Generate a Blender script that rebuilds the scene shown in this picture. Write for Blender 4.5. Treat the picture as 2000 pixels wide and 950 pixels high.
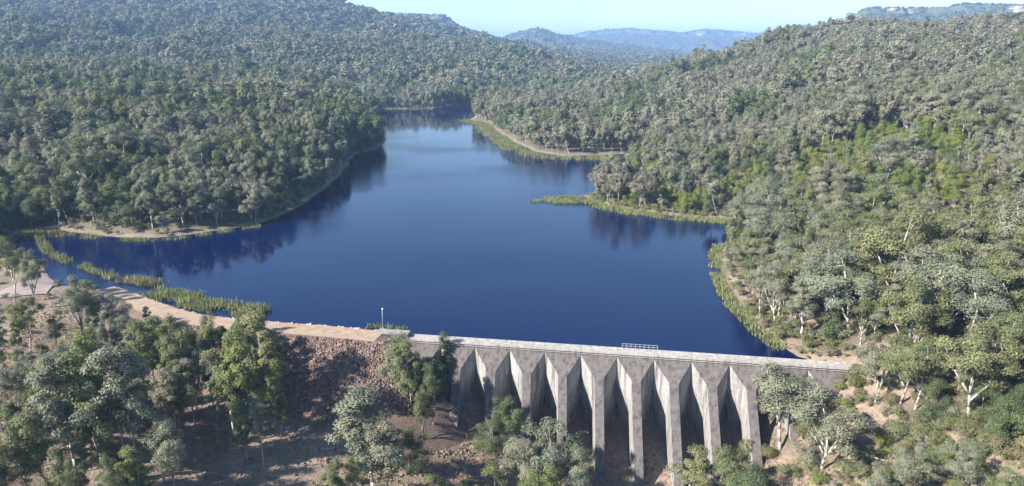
import bpy, math, random
import numpy as np
from mathutils import Vector, Matrix

for o in list(bpy.data.objects): bpy.data.objects.remove(o)
sc = bpy.context.scene
COL = sc.collection
R = math.radians

# ------------------------------------------------------------------ camera
CAM_H = 65.0; PITCH = R(14.9); FPX = 1428.0
cam_d = bpy.data.cameras.new('camera'); cam = bpy.data.objects.new('camera', cam_d); COL.objects.link(cam)
cam.location = (0, 0, CAM_H); cam.rotation_euler = (R(90) - PITCH, 0, 0)
cam_d.sensor_width = 36.0; cam_d.lens = 36.0 * FPX / 2000.0
cam_d.clip_start = 1.0; cam_d.clip_end = 60000.0
sc.camera = cam

# ------------------------------------------------------------------ sky and sun
SUN_EL = R(33); LD = Vector((0.90, 0.43, 0)).normalized()        # horizontal travel of the light
world = bpy.data.worlds.new('World'); sc.world = world; world.use_nodes = True
wn = world.node_tree; wn.nodes.clear()
sky = wn.nodes.new('ShaderNodeTexSky'); sky.sky_type = 'NISHITA'; sky.sun_disc = False
sky.sun_elevation = SUN_EL
sky.sun_rotation = math.atan2(-LD.x, -LD.y)
sky.altitude = 300; sky.air_density = 1.0; sky.dust_density = 0.1; sky.ozone_density = 3.2
bg = wn.nodes.new('ShaderNodeBackground'); bg.inputs['Strength'].default_value = 0.08
wo = wn.nodes.new('ShaderNodeOutputWorld')
wn.links.new(sky.outputs[0], bg.inputs['Color']); wn.links.new(bg.outputs[0], wo.inputs['Surface'])
sun_d = bpy.data.lights.new('sun', 'SUN'); sun_d.energy = 5.0; sun_d.angle = R(0.5); sun_d.color = (1.0, 0.955, 0.89)
sun = bpy.data.objects.new('sun', sun_d); COL.objects.link(sun)
ldir = Vector((LD.x * math.cos(SUN_EL), LD.y * math.cos(SUN_EL), -math.sin(SUN_EL)))
sun.rotation_euler = ldir.to_track_quat('-Z', 'Y').to_euler(); sun.location = (-200, -100, 300)
sc.view_settings.view_transform = 'Standard'; sc.view_settings.look = 'None'
sc.view_settings.exposure = 1.45; sc.view_settings.gamma = 1.0
sc.cycles.max_bounces = 5; sc.cycles.diffuse_bounces = 2; sc.cycles.glossy_bounces = 2
sc.cycles.transmission_bounces = 2; sc.cycles.volume_bounces = 0
sc.cycles.use_denoising = True

# ------------------------------------------------------------------ helpers
def ray(px, py):
    a = (px - 1000) / FPX; b = (475 - py) / FPX
    return np.array([a, math.cos(PITCH) + b * math.sin(PITCH), -math.sin(PITCH) + b * math.cos(PITCH)])
def on_z(px, py, z):
    d = ray(px, py); t = (z - CAM_H) / d[2]; return (d[0] * t, d[1] * t)
def at_depth(px, py, depth):
    d = ray(px, py); t = depth / d[1]; return (d[0] * t, depth, CAM_H + d[2] * t)
def project(x, y, z):
    z = z - CAM_H; c = y * math.cos(PITCH) - z * math.sin(PITCH); v = y * math.sin(PITCH) + z * math.cos(PITCH)
    return 1000 + FPX * x / c, 475 - FPX * v / c, c
def sstep(a, b, x):
    t = np.clip((x - a) / (b - a), 0, 1); return t * t * (3 - 2 * t)
_P = np.random.RandomState(7).rand(256, 256)
def vnoise(x, y):
    xi = np.floor(x).astype(int); yi = np.floor(y).astype(int); fx = x - xi; fy = y - yi
    fx = fx * fx * (3 - 2 * fx); fy = fy * fy * (3 - 2 * fy)
    g = lambda i, j: _P[(xi + i) % 256, (yi + j) % 256]
    return (g(0, 0) * (1 - fx) + g(1, 0) * fx) * (1 - fy) + (g(0, 1) * (1 - fx) + g(1, 1) * fx) * fy
def fbm(x, y, o=4):
    s = 0; a = 0.5; t = 0
    for k in range(o):
        s = s + a * vnoise(x * 2 ** k + 17.3 * k, y * 2 ** k + 5.1 * k); t += a; a *= 0.5
    return s / t
def mesh_np(name, V, F, mats=(), midx=None, smooth=False):
    V = np.asarray(V, dtype=np.float32); F = np.asarray(F, dtype=np.int32)
    me = bpy.data.meshes.new(name); n = F.shape[1]
    me.vertices.add(len(V)); me.vertices.foreach_set('co', V.ravel())
    me.loops.add(F.size); me.loops.foreach_set('vertex_index', F.ravel())
    me.polygons.add(len(F)); me.polygons.foreach_set('loop_start', np.arange(0, F.size, n, dtype=np.int32))
    me.polygons.foreach_set('loop_total', np.full(len(F), n, dtype=np.int32))
    for m in mats: me.materials.append(m)
    if midx is not None: me.polygons.foreach_set('material_index', np.asarray(midx, dtype=np.int32))
    me.polygons.foreach_set('use_smooth', np.full(len(F), bool(smooth)))
    me.update(calc_edges=True); me.validate(); return me
def link(name, me, parent=None, label=None, cat=None, group=None, kind=None, loc=None):
    o = bpy.data.objects.new(name, me); COL.objects.link(o)
    if parent is not None: o.parent = parent
    if label: o['label'] = label
    if cat: o['category'] = cat
    if group: o['group'] = group
    if kind: o['kind'] = kind
    if loc is not None: o.location = loc
    return o
class MB:
    """collects polygons of one part"""
    def __init__(s): s.V = []; s.F = []
    def hexa(s, p):
        b = len(s.V); s.V += [tuple(map(float, q)) for q in p]
        for f in ((0, 3, 2, 1), (4, 5, 6, 7), (0, 1, 5, 4), (1, 2, 6, 5), (2, 3, 7, 6), (3, 0, 4, 7)):
            s.F.append(tuple(b + i for i in f))
    def box(s, x0, x1, y0, y1, z0, z1, T=None):
        p = [(x0, y0, z0), (x1, y0, z0), (x1, y1, z0), (x0, y1, z0), (x0, y0, z1), (x1, y0, z1), (x1, y1, z1), (x0, y1, z1)]
        if T: p = [T(*q) for q in p]
        s.hexa(p)
    def tube(s, p0, p1, r0, r1, n=6):
        p0 = Vector(p0); p1 = Vector(p1); d = (p1 - p0).normalized()
        a = d.orthogonal().normalized(); c = d.cross(a); b = len(s.V)
        for p, r in ((p0, r0), (p1, r1)):
            for k in range(n):
                t = 2 * math.pi * k / n; q = p + (a * math.cos(t) + c * math.sin(t)) * r; s.V.append(tuple(q))
        for k in range(n): s.F.append((b + k, b + (k + 1) % n, b + n + (k + 1) % n, b + n + k))
        s.F.append(tuple(b + n + k for k in range(n))); s.F.append(tuple(b + n - 1 - k for k in range(n)))
    def mesh(s, name, m=None, smooth=False):
        me = bpy.data.meshes.new(name); me.from_pydata(s.V, [], s.F)
        if m: me.materials.append(m)
        if smooth: me.polygons.foreach_set('use_smooth', [True] * len(me.polygons))
        me.update(); return me

# ------------------------------------------------------------------ materials
def mat(name):
    m = bpy.data.materials.new(name); m.use_nodes = True; nt = m.node_tree
    b = nt.nodes['Principled BSDF']; return m, nt, b
def N(nt, t, **k):
    n = nt.nodes.new(t)
    for a, v in k.items():
        if a in n.inputs: n.inputs[a].default_value = v
        else: setattr(n, a, v)
    return n
def ramp(nt, stops, src):
    r = nt.nodes.new('ShaderNodeValToRGB'); e = r.color_ramp.elements
    while len(e) < len(stops): e.new(0.5)
    for k, (p, c) in enumerate(stops):
        e[k].position = p; e[k].color = (*c, 1) if len(c) == 3 else c
    nt.links.new(src, r.inputs[0]); return r
def mix(nt, fac, a, b, mode='MIX'):
    m = nt.nodes.new('ShaderNodeMix'); m.data_type = 'RGBA'; m.blend_type = mode
    for sock, v in ((m.inputs[0], fac), (m.inputs[6], a), (m.inputs[7], b)):
        if isinstance(v, bpy.types.NodeSocket): nt.links.new(v, sock)
        elif isinstance(v, tuple): sock.default_value = (*v, 1)
        else: sock.default_value = v
    return m.outputs[2]
def noise(nt, scale, detail=4, vec=None, rough=0.55):
    n = N(nt, 'ShaderNodeTexNoise', Scale=scale, Detail=detail, Roughness=rough)
    if vec is not None: nt.links.new(vec, n.inputs['Vector'])
    return n.outputs['Fac']
def pos(nt, scale=None):
    g = nt.nodes.new('ShaderNodeNewGeometry')
    if scale is None: return g.outputs['Position']
    mp = nt.nodes.new('ShaderNodeMapping'); mp.inputs['Scale'].default_value = scale
    nt.links.new(g.outputs['Position'], mp.inputs[0]); return mp.outputs[0]
def bump(nt, b, h, dist, strength=1.0):
    n = N(nt, 'ShaderNodeBump', Strength=strength, Distance=dist)
    nt.links.new(h, n.inputs['Height']); nt.links.new(n.outputs[0], b.inputs['Normal'])
def mth(nt, op, a, b=0.0, clamp=False):
    m = nt.nodes.new('ShaderNodeMath'); m.operation = op; m.use_clamp = clamp
    for s, v in ((m.inputs[0], a), (m.inputs[1], b)):
        if isinstance(v, bpy.types.NodeSocket): nt.links.new(v, s)
        else: s.default_value = v
    return m.outputs[0]

def leaf_mat(name, cols):
    m, nt, b = mat(name)
    oi = nt.nodes.new('ShaderNodeObjectInfo'); g = nt.nodes.new('ShaderNodeNewGeometry')
    tc = nt.nodes.new('ShaderNodeTexCoord')
    r = ramp(nt, [(i / (len(cols) - 1), c) for i, c in enumerate(cols)], oi.outputs['Random'])
    nz = noise(nt, 0.55, 3, tc.outputs['Object'])
    v = ramp(nt, [(0.3, (0.62, 0.66, 0.62)), (0.7, (1.3, 1.26, 1.15))], nz)
    c1 = mix(nt, 1.0, r.outputs[0], v.outputs[0], 'MULTIPLY')
    v2 = ramp(nt, [(0.0, (0.80, 0.83, 0.80)), (1.0, (1.22, 1.20, 1.15))], g.outputs['Random Per Island'])
    c2 = mix(nt, 1.0, c1, v2.outputs[0], 'MULTIPLY')
    nt.links.new(c2, b.inputs['Base Color']); b.inputs['Roughness'].default_value = 0.7
    b.inputs['Specular IOR Level'].default_value = 0.15
    tr = nt.nodes.new('ShaderNodeBsdfTranslucent'); nt.links.new(c2, tr.inputs[0])
    ms = nt.nodes.new('ShaderNodeMixShader'); ms.inputs[0].default_value = 0.22
    nt.links.new(b.outputs[0], ms.inputs[1]); nt.links.new(tr.outputs[0], ms.inputs[2])
    nt.links.new(ms.outputs[0], nt.nodes['Material Output'].inputs['Surface'])
    return m
M_OLIVE = leaf_mat('olive_leaves', [(0.140, 0.155, 0.078), (0.178, 0.186, 0.098), (0.160, 0.188, 0.100), (0.200, 0.200, 0.108)])
M_GREY = leaf_mat('grey_green_leaves', [(0.182, 0.202, 0.140), (0.215, 0.222, 0.168), (0.230, 0.222, 0.165), (0.198, 0.224, 0.172)])
M_DARK = leaf_mat('deep_green_leaves', [(0.085, 0.112, 0.058), (0.112, 0.136, 0.074), (0.108, 0.142, 0.068), (0.130, 0.148, 0.088)])
M_BROWN = leaf_mat('brown_tinged_leaves', [(0.205, 0.194, 0.148), (0.225, 0.212, 0.168), (0.200, 0.203, 0.148), (0.238, 0.210, 0.175)])
M_LIME = leaf_mat('bright_green_leaves', [(0.118, 0.172, 0.044), (0.162, 0.200, 0.050), (0.205, 0.215, 0.060), (0.125, 0.175, 0.062)])
M_FRESH = leaf_mat('fresh_green_leaves', [(0.150, 0.180, 0.070), (0.175, 0.195, 0.080), (0.190, 0.200, 0.092), (0.155, 0.180, 0.085)])
M_SCRUB = leaf_mat('scrub_leaves', [(0.160, 0.160, 0.070), (0.190, 0.165, 0.100), (0.150, 0.170, 0.080), (0.210, 0.190, 0.095)])
M_REED = leaf_mat('reed_blades', [(0.17, 0.21, 0.085), (0.22, 0.25, 0.11)])
M_REEDDRY = leaf_mat('dry_reed_blades', [(0.30, 0.26, 0.15), (0.25, 0.24, 0.12)])

def bark_mat(name, a, c):
    m, nt, b = mat(name); tc = nt.nodes.new('ShaderNodeTexCoord')
    mp = N(nt, 'ShaderNodeMapping'); mp.inputs['Scale'].default_value = (2, 2, 0.6); nt.links.new(tc.outputs['Object'], mp.inputs[0])
    r = ramp(nt, [(0.35, a), (0.65, c)], noise(nt, 1.2, 4, mp.outputs[0]))
    nt.links.new(r.outputs[0], b.inputs['Base Color']); b.inputs['Roughness'].default_value = 0.85; return m
M_BARK_W = bark_mat('pale_bark', (0.24, 0.21, 0.17), (0.50, 0.46, 0.41))
M_BARK_G = bark_mat('grey_bark', (0.12, 0.10, 0.085), (0.30, 0.27, 0.23))

def ground_mat():
    m, nt, b = mat('bush_ground'); p = pos(nt)
    soil = ramp(nt, [(0.30, (0.12, 0.085, 0.068)), (0.44, (0.235, 0.168, 0.132)), (0.56, (0.33, 0.25, 0.195)), (0.75, (0.24, 0.20, 0.12))], noise(nt, 0.055, 6, p, 0.6))
    fine = ramp(nt, [(0.3, (0.55, 0.55, 0.55)), (0.7, (1.25, 1.2, 1.15))], noise(nt, 1.1, 5, p, 0.7))
    c = mix(nt, 1.0, soil.outputs[0], fine.outputs[0], 'MULTIPLY')
    green = ramp(nt, [(0.48, (0, 0, 0)), (0.62, (1, 1, 1))], noise(nt, 0.12, 5, p, 0.65))
    c = mix(nt, mth(nt, 'MULTIPLY', green.outputs[0], 0.55), c, (0.125, 0.125, 0.060))
    # far from the clearing by the dam the ground is forest litter and undergrowth
    sx = nt.nodes.new('ShaderNodeSeparateXYZ'); nt.links.new(p, sx.inputs[0])
    far = mth(nt, 'MULTIPLY', mth(nt, 'SUBTRACT', sx.outputs[1], 215), 0.02, True)
    litter = ramp(nt, [(0.3, (0.075, 0.070, 0.042)), (0.7, (0.155, 0.135, 0.090))], noise(nt, 0.25, 6, p, 0.7))
    c = mix(nt, mth(nt, 'MULTIPLY', far, 0.8), c, litter.outputs[0])
    # sandy shoreline
    wob = mth(nt, 'MULTIPLY', noise(nt, 0.2, 4, p), 0.8)
    hz = mth(nt, 'ABSOLUTE', mth(nt, 'SUBTRACT', sx.outputs[2], 0.35))
    sh = mth(nt, 'SUBTRACT', wob, hz, True)
    c = mix(nt, mth(nt, 'MULTIPLY', sh, 1.1, True), c, (0.40, 0.30, 0.205))
    nt.links.new(c, b.inputs['Base Color']); b.inputs['Roughness'].default_value = 0.95
    bump(nt, b, noise(nt, 1.6, 5, p, 0.7), 0.5); return m
M_GROUND = ground_mat()

def hill_mat(name, lo, hi, rock):
    m, nt, b = mat(name); p = pos(nt)
    r = ramp(nt, [(0.3, lo), (0.7, hi)], noise(nt, 0.02, 8, p, 0.75))
    g = nt.nodes.new('ShaderNodeNewGeometry'); sx = nt.nodes.new('ShaderNodeSeparateXYZ'); nt.links.new(g.outputs['True Normal'], sx.inputs[0])
    steep = mth(nt, 'MULTIPLY', mth(nt, 'SUBTRACT', 0.52, sx.outputs[2]), 6.0, True)
    rk = ramp(nt, [(0.42, (0.09, 0.09, 0.06)), (0.55, rock)], noise(nt, 0.035, 5, pos(nt, (1, 1, 3)), 0.7))
    c = mix(nt, steep, r.outputs[0], rk.outputs[0])
    nt.links.new(c, b.inputs['Base Color']); b.inputs['Roughness'].default_value = 1.0
    bump(nt, b, noise(nt, 0.06, 4, p, 0.7), 9.0); return m
M_HILL = hill_mat('wooded_hill', (0.060, 0.075, 0.045), (0.13, 0.135, 0.085), (0.50, 0.38, 0.29))

def water_mat():
    m, nt, b = mat('lake_water'); p = pos(nt, (1, 2.2, 1))
    b.inputs['Base Color'].default_value = (0.0001, 0.0062, 0.042, 1)
    b.inputs['Roughness'].default_value = 0.05; b.inputs['IOR'].default_value = 1.33; b.inputs['Specular IOR Level'].default_value = 0.38
    patch = ramp(nt, [(0.40, (0.05, 0.05, 0.05)), (0.62, (1, 1, 1))], noise(nt, 0.006, 3, pos(nt, (1, 1.6, 1))))
    sx = nt.nodes.new('ShaderNodeSeparateXYZ'); nt.links.new(pos(nt), sx.inputs[0])
    calm = mth(nt, 'MULTIPLY', mth(nt, 'SUBTRACT', 640, sx.outputs[1]), 0.006, True)          # sheltered far arm lies calm
    h = mth(nt, 'MULTIPLY', mth(nt, 'MULTIPLY', noise(nt, 0.55, 4, p, 0.6), patch.outputs[0]), mth(nt, 'ADD', calm, 0.04))
    bump(nt, b, h, 0.16, 0.55); return m
M_WATER = water_mat()

def concrete_mat(name, base, dark, streak=1.0):
    m, nt, b = mat(name); p = pos(nt)
    st = noise(nt, 0.9, 5, pos(nt, (1.3, 1.3, 0.10)), 0.65)
    r = ramp(nt, [(0.36, dark), (0.50, base), (0.70, tuple(min(1, v * 1.22) for v in base))], st)
    bl = ramp(nt, [(0.32, (0.84, 0.82, 0.82)), (0.62, (1.05, 1.05, 1.04))], noise(nt, 0.33, 6, p, 0.7))
    c = mix(nt, 1.0, r.outputs[0], bl.outputs[0], 'MULTIPLY')
    fn = ramp(nt, [(0.3, (0.92, 0.92, 0.92)), (0.7, (1.06, 1.06, 1.06))], noise(nt, 3.5, 4, p, 0.7))
    c = mix(nt, 1.0, c, fn.outputs[0], 'MULTIPLY')
    # pour lines every 1.5 m, some marked by pale lime
    sx = nt.nodes.new('ShaderNodeSeparateXYZ'); nt.links.new(p, sx.inputs[0])
    zz = mth(nt, 'FRACT', mth(nt, 'MULTIPLY', mth(nt, 'ADD', sx.outputs[2], 40.0), 1 / 1.5))
    ln = mth(nt, 'LESS_THAN', zz, 0.055)
    pale = mth(nt, 'GREATER_THAN', noise(nt, 0.5, 3, pos(nt, (1, 1, 0.3))), 0.52)
    c = mix(nt, mth(nt, 'MULTIPLY', mth(nt, 'MULTIPLY', ln, pale), 0.7), c, tuple(min(1, v * 1.7) for v in base))
    c = mix(nt, mth(nt, 'MULTIPLY', ln, 0.3), c, dark)
    nt.links.new(c, b.inputs['Base Color']); b.inputs['Roughness'].default_value = 0.9
    hh = mth(nt, 'ADD', noise(nt, 2.2, 5, p, 0.7), mth(nt, 'MULTIPLY', ln, -0.6))
    bump(nt, b, hh, 0.05); return m
M_FACE = concrete_mat('dark_face_concrete', (0.118, 0.102, 0.096), (0.060, 0.051, 0.049))  # darker base tone for the buttress front strips and top band
M_SIDE = concrete_mat('pale_concrete', (0.275, 0.260, 0.242), (0.105, 0.095, 0.088))  # lighter base tone for the buttress sides and wing wall
M_CREST = concrete_mat('crest_concrete', (0.36, 0.335, 0.305), (0.24, 0.215, 0.19))

def simple_noise_mat(name, a, c, scale, rough=0.9, bd=0.2, spec=0.5):
    m, nt, b = mat(name); p = pos(nt)
    r = ramp(nt, [(0.3, a), (0.7, c)], noise(nt, scale, 6, p, 0.65)); nt.links.new(r.outputs[0], b.inputs['Base Color'])
    b.inputs['Roughness'].default_value = rough; b.inputs['Specular IOR Level'].default_value = spec
    if bd: bump(nt, b, noise(nt, scale * 5, 4, p, 0.6), bd)
    return m
M_ROAD = simple_noise_mat('sandy_track', (0.24, 0.165, 0.11), (0.40, 0.29, 0.20), 0.5, bd=0.1)
M_EARTH = simple_noise_mat('embankment_earth', (0.12, 0.082, 0.065), (0.23, 0.155, 0.12), 0.8, bd=0.6)
M_METAL = simple_noise_mat('galvanised_steel', (0.30, 0.31, 0.32), (0.42, 0.43, 0.44), 6.0, 0.45, 0)
M_LAMP = simple_noise_mat('white_lamp_cover', (0.78, 0.78, 0.78), (0.86, 0.86, 0.86), 6.0, 0.35, 0)
def rock_mat(name, cols):
    m, nt, b = mat(name); g = nt.nodes.new('ShaderNodeNewGeometry')
    r = ramp(nt, [(i / (len(cols) - 1), c) for i, c in enumerate(cols)], g.outputs['Random Per Island'])
    f = ramp(nt, [(0.3, (0.7, 0.7, 0.7)), (0.7, (1.2, 1.2, 1.2))], noise(nt, 4.0, 4, pos(nt)))
    nt.links.new(mix(nt, 1.0, r.outputs[0], f.outputs[0], 'MULTIPLY'), b.inputs['Base Color']); b.inputs['Roughness'].default_value = 0.9; return m
M_ROCK = rock_mat('rusty_rockfill', [(0.085, 0.056, 0.048), (0.16, 0.10, 0.08), (0.26, 0.165, 0.125), (0.14, 0.11, 0.10), (0.35, 0.235, 0.18)])
M_ROCKP = rock_mat('pale_stone', [(0.32, 0.26, 0.21), (0.46, 0.40, 0.34), (0.30, 0.20, 0.16)])

# ------------------------------------------------------------------ layout: dam axis, embankment line, shore
A = np.array(on_z(800, 654, 1.5)); B = np.array(on_z(1650, 710, 1.5))
DU = (B - A) / np.linalg.norm(B - A); DN = np.array([DU[1], -DU[0]])          # along the dam / downstream
def dam(u, s, z=0.0):
    p = A + DU * u + DN * s; return (p[0], p[1], z)
EMB = [on_z(x, y, 2.0) for x, y in ((200, 566), (235, 577), (300, 602), (365, 621), (420, 629), (490, 636), (560, 641), (650, 648), (742, 657))]
EMB = np.array(EMB)
def smooth_line(P, k=6):
    out = []
    for i in range(len(P) - 1):
        p0 = P[max(i - 1, 0)]; p1 = P[i]; p2 = P[i + 1]; p3 = P[min(i + 2, len(P) - 1)]
        for t in np.linspace(0, 1, k, endpoint=False):
            out.append(0.5 * ((2 * p1) + (-p0 + p2) * t + (2 * p0 - 5 * p1 + 4 * p2 - p3) * t * t + (-p0 + 3 * p1 - 3 * p2 + p3) * t ** 3))
    out.append(P[-1]); return np.array(out)
EMBL = smooth_line(EMB, 6)
def normals2(L):
    T = np.gradient(L, axis=0); T /= np.linalg.norm(T, axis=1)[:, None]; return np.stack([T[:, 1], -T[:, 0]], 1)   # right-hand side = downstream
EMBN = normals2(EMBL)

shore_px = [(118, 557), (95, 541), (80, 515), (52, 500), (22, 488), (14, 472), (30, 460), (60, 451), (100, 447), (140, 454), (200, 461), (245, 465), (300, 465),
 (360, 460), (420, 451), (505, 438), (556, 418), (600, 395), (640, 365), (670, 337), (690, 304), (712, 297), (738, 291), (750, 281), (745, 268), (728, 247), (706, 228), (700, 215),
 (735, 213), (790, 213), (845, 211), (872, 208), (910, 206), (942, 206), (955, 211), (935, 222), (917, 234), (955, 242), (966, 254), (1000, 276), (1045, 297), (1100, 305),
 (1150, 304), (1195, 302), (1260, 300), (1262, 318), (1205, 350), (1168, 372), (1140, 381), (1146, 391), (1180, 401), (1250, 414), (1330, 424), (1400, 428), (1450, 429),
 (1500, 436), (1455, 452), (1412, 478), (1402, 510), (1414, 560), (1450, 612), (1490, 650), (1535, 682), (1562, 699)]
LAKE = [on_z(x, y, 0.0) for x, y in shore_px] + [dam(86, 0.4)[:2], dam(40, 0.4)[:2], dam(-6, 0.4)[:2]]
LAKE += [tuple(p) for p in (EMBL - EMBN * 5.6)[::-3]] + [on_z(160, 560, 0)]
LAKE = np.array(LAKE)
def densify(P, step=6.0, amp=0.9, closed=True):
    out = []; n = len(P)
    for i in range(n):
        a = P[i]; b = P[(i + 1) % n]; L = np.linalg.norm(b - a); k = max(1, int(L / step))
        nr = np.array([b[1] - a[1], a[0] - b[0]]) / max(L, 1e-6)
        straight = (i >= len(shore_px) - 1)
        for j in range(k):
            q = a + (b - a) * j / k
            if j > 0 and not straight: q = q + nr * (vnoise(np.array([q[0] * .13]), np.array([q[1] * .13]))[0] - 0.5) * 2 * amp * min(1.8, 0.7 + L / 60)
            out.append(q)
    return np.array(out)
LAKED = densify(LAKE)
def sdf(P, poly):
    """signed distance to closed polygon, negative inside"""
    d = np.full(len(P), 1e18); ins = np.zeros(len(P), bool); n = len(poly)
    x = P[:, 0]; y = P[:, 1]
    for i in range(n):
        a = poly[i]; b = poly[(i + 1) % n]; e = b - a; L2 = max(e @ e, 1e-9)
        t = np.clip(((x - a[0]) * e[0] + (y - a[1]) * e[1]) / L2, 0, 1)
        dd = (x - a[0] - t * e[0]) ** 2 + (y - a[1] - t * e[1]) ** 2
        d = np.minimum(d, dd)
        c = (a[1] > y) != (b[1] > y)
        if c.any():
            with np.errstate(divide='ignore', invalid='ignore'):
                ins ^= c & (x < (b[0] - a[0]) * (y - a[1]) / (b[1] - a[1] + 1e-12) + a[0])
    d = np.sqrt(d); return np.where(ins, -d, d)
DOWN = [(-900, 240), (-160, 232), on_z(60, 548, 1)] + [tuple(p) for p in EMBL[::3]] + [dam(-6, -4)[:2], dam(90, -4)[:2], dam(100, -3)[:2], dam(135, -12)[:2], dam(160, -60)[:2], (400, 60), (400, -400), (-900, -400)]
DOWN = np.array(DOWN)

# control points: (px, py, ground z) on the picture's ground; or depth + canopy
ctl = []
def cz(px, py, z): x, y = on_z(px, py, z); ctl.append((x, y, z))
def cd(px, py, depth, tree=None):
    tree = tree or (13 if depth < 600 else 16 if depth < 1000 else 21 if depth < 1700 else 28)
    x, y, z = at_depth(px, py, depth); ctl.append((x, y, z - tree))
for a in [(0, 620, 3), (110, 560, 1.5), (60, 700, 0), (160, 640, 0.5), (0, 780, -2), (200, 720, -3), (330, 680, -3), (120, 850, -6), (0, 950, -6), (300, 800, -8), (250, 950, -10), (450, 760, -7.5),
          (560, 760, -8), (640, 765, -7.6), (700, 770, -8.6), (500, 860, -10), (640, 860, -11), (700, 940, -13), (450, 950, -12), (790, 800, -12), (850, 880, -15.5), (300, 640, -1),
          (935, 840, -16), (1000, 900, -18), (900, 950, -18), (1000, 990, -20), (1100, 990, -21.5), (1240, 945, -22), (1240, 1050, -23), (1330, 920, -20.5), (1440, 920, -18.5), (1480, 960, -18),
          (1530, 890, -14.5), (1605, 915, -12), (1600, 1000, -14), (1705, 790, -3.5), (1785, 800, -1.5), (1650, 850, -7.5), (1870, 800, 2), (1800, 900, -3), (2000, 900, 4), (2000, 1050, 2), (1900, 1000, -1),
          (1660, 735, 0.8), (1990, 720, 9), (1850, 700, 6), (2150, 800, 12)]: cz(*a)
ctl += [(0, 60, -24), (0, 0, -26), (60, 50, -10), (120, 0, 10), (-80, 40, -10), (-200, 60, 0), (-300, 200, 8), (0, -200, -26), (200, -100, 20), (-200, -150, 5), (180, 60, 24)]
for s_ in (0, 4): # bottoms of the bays
    for u_, z_ in ((-5, -4), (4, -8), (12, -11.5), (20, -13.5), (28, -15.2), (36, -16.6), (44, -16.4), (52, -16.2), (60, -16.2), (68, -15.2), (76, -12), (84, -6), (92, -1.0), (100, 1.5)):
        p = dam(u_, s_ - 1); ctl.append((p[0], p[1], z_ - s_ * 0.12))
# left hill and mountain
for a in [(0, 400, 262, 12), (0, 350, 285), (0, 250, 345), (0, 190, 430), (0, 133, 640), (150, 300, 300), (215, 255, 345), (120, 128, 680), (300, 350, 270), (300, 250, 345), (300, 190, 450), (300, 135, 700), (450, 350, 272), (450, 260, 350),
          (500, 200, 480), (500, 140, 720), (600, 300, 325), (600, 240, 400), (620, 180, 560), (600, 145, 780), (680, 245, 390, 12), (670, 205, 520), (650, 165, 720),
          (0, 112, 880), (200, 115, 900), (100, 75, 1050), (300, 88, 1050), (0, 40, 1300), (150, 30, 1450), (330, 50, 1350), (0, -20, 1900), (250, -40, 2100), (0, -80, 2500), (350, -70, 2500), (500, -40, 2400), (600, -14, 2250),
          (655, 2, 2150), (700, 26, 2050), (500, 60, 1400), (450, 20, 1800), (640, 75, 1350), (740, 48, 1900), (820, 60, 1750), (760, 95, 1250), (900, 73, 1600), (860, 115, 1150), (980, 88, 1450), (950, 122, 1120),
          (1060, 111, 1300), (1050, 144, 1050), (1110, 131, 1200), (1150, 149, 1120), (1180, 160, 1050), (720, 160, 960), (800, 165, 940), (900, 165, 940), (1000, 175, 960), (700, 190, 900), (820, 190, 900), (1080, 168, 960),
          (-300, 130, 640), (-300, 40, 1300), (-300, -60, 2400), (-300, 250, 345), (-250, 350, 285),
          # right hill
          (1000, 195, 800), (1080, 178, 820), (1170, 163, 860), (1240, 146, 880), (1300, 129, 880), (1400, 102, 880), (1480, 79, 880), (1600, 50, 880), (1740, 40, 850), (1850, 38, 830), (2000, 36, 800), (2300, 20, 800),
          (1060, 225, 640), (1150, 250, 540), (1200, 220, 580), (1300, 200, 580), (1300, 250, 460), (1400, 170, 600), (1500, 150, 600), (1500, 250, 400), (1600, 110, 620), (1740, 70, 680), (1740, 120, 500), (1740, 200, 340), (1740, 300, 255),
          (1740, 400, 195), (1740, 500, 158, 12), (1640, 500, 170, 12), (1640, 400, 215), (1600, 330, 262), (1500, 330, 300), (1400, 330, 310), (1300, 330, 325), (1520, 400, 240), (1230, 330, 330), (1350, 290, 370),
          (1600, 200, 420), (2000, 60, 640), (2000, 120, 450), (2000, 200, 310), (2000, 300, 225), (2000, 400, 172), (2000, 500, 138, 10), (1870, 450, 165), (1870, 350, 210), (1870, 250, 280), (1870, 160, 400), (1870, 560, 135, 9), (2300, 300, 215), (2300, 500, 128),
          (1600, 600, 152, 10), (1700, 600, 142, 10), (2300, 120, 430)]: cd(*a)
ctl += [(1100, 1300, 10), (300, 1250, 5), (250, 1800, -12), (600, 1400, 22), (330, 1450, -5), (1200, 900, 110), (400, 2500, 10), (1200, 2400, 40), (-200, 3300, 60), (-2500, 2600, 320), (-3500, 6000, 60), (3500, 4000, 60), (0, 6000, 15), (2500, 1500, 110), (800, 9000, 15), (-4500, 12000, 15), (5500, 12000, 15), (-2000, 600, 60), (2000, 300, 80), (-900, 300, 20), (700, 200, 90), (-700, -400, 10), (900, -400, 60)]
ctl = np.array(ctl, float); SC = 300.0
def tps(P):
    # radial kernel |r| (biharmonic in 3-D): no overshoot far from the data
    D = np.sqrt(((P[:, None, :] - ctl[None, :, :2]) ** 2).sum(2) + 15.0 ** 2) / SC; return D
nC = len(ctl); Kc = tps(ctl[:, :2]); Kc[np.diag_indices(nC)] += 0.0
Mx = np.zeros((nC + 1, nC + 1)); Mx[:nC, :nC] = Kc; Mx[:nC, nC] = 1; Mx[nC, :nC] = 1
Mx[np.diag_indices(nC)] -= 0.012
Wt = np.linalg.solve(Mx, np.concatenate([ctl[:, 2], [0]]))
def rbf(P):
    out = np.empty(len(P))
    for i in range(0, len(P), 20000): out[i:i + 20000] = tps(P[i:i + 20000]) @ Wt[:nC] + Wt[nC]
    return out
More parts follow.
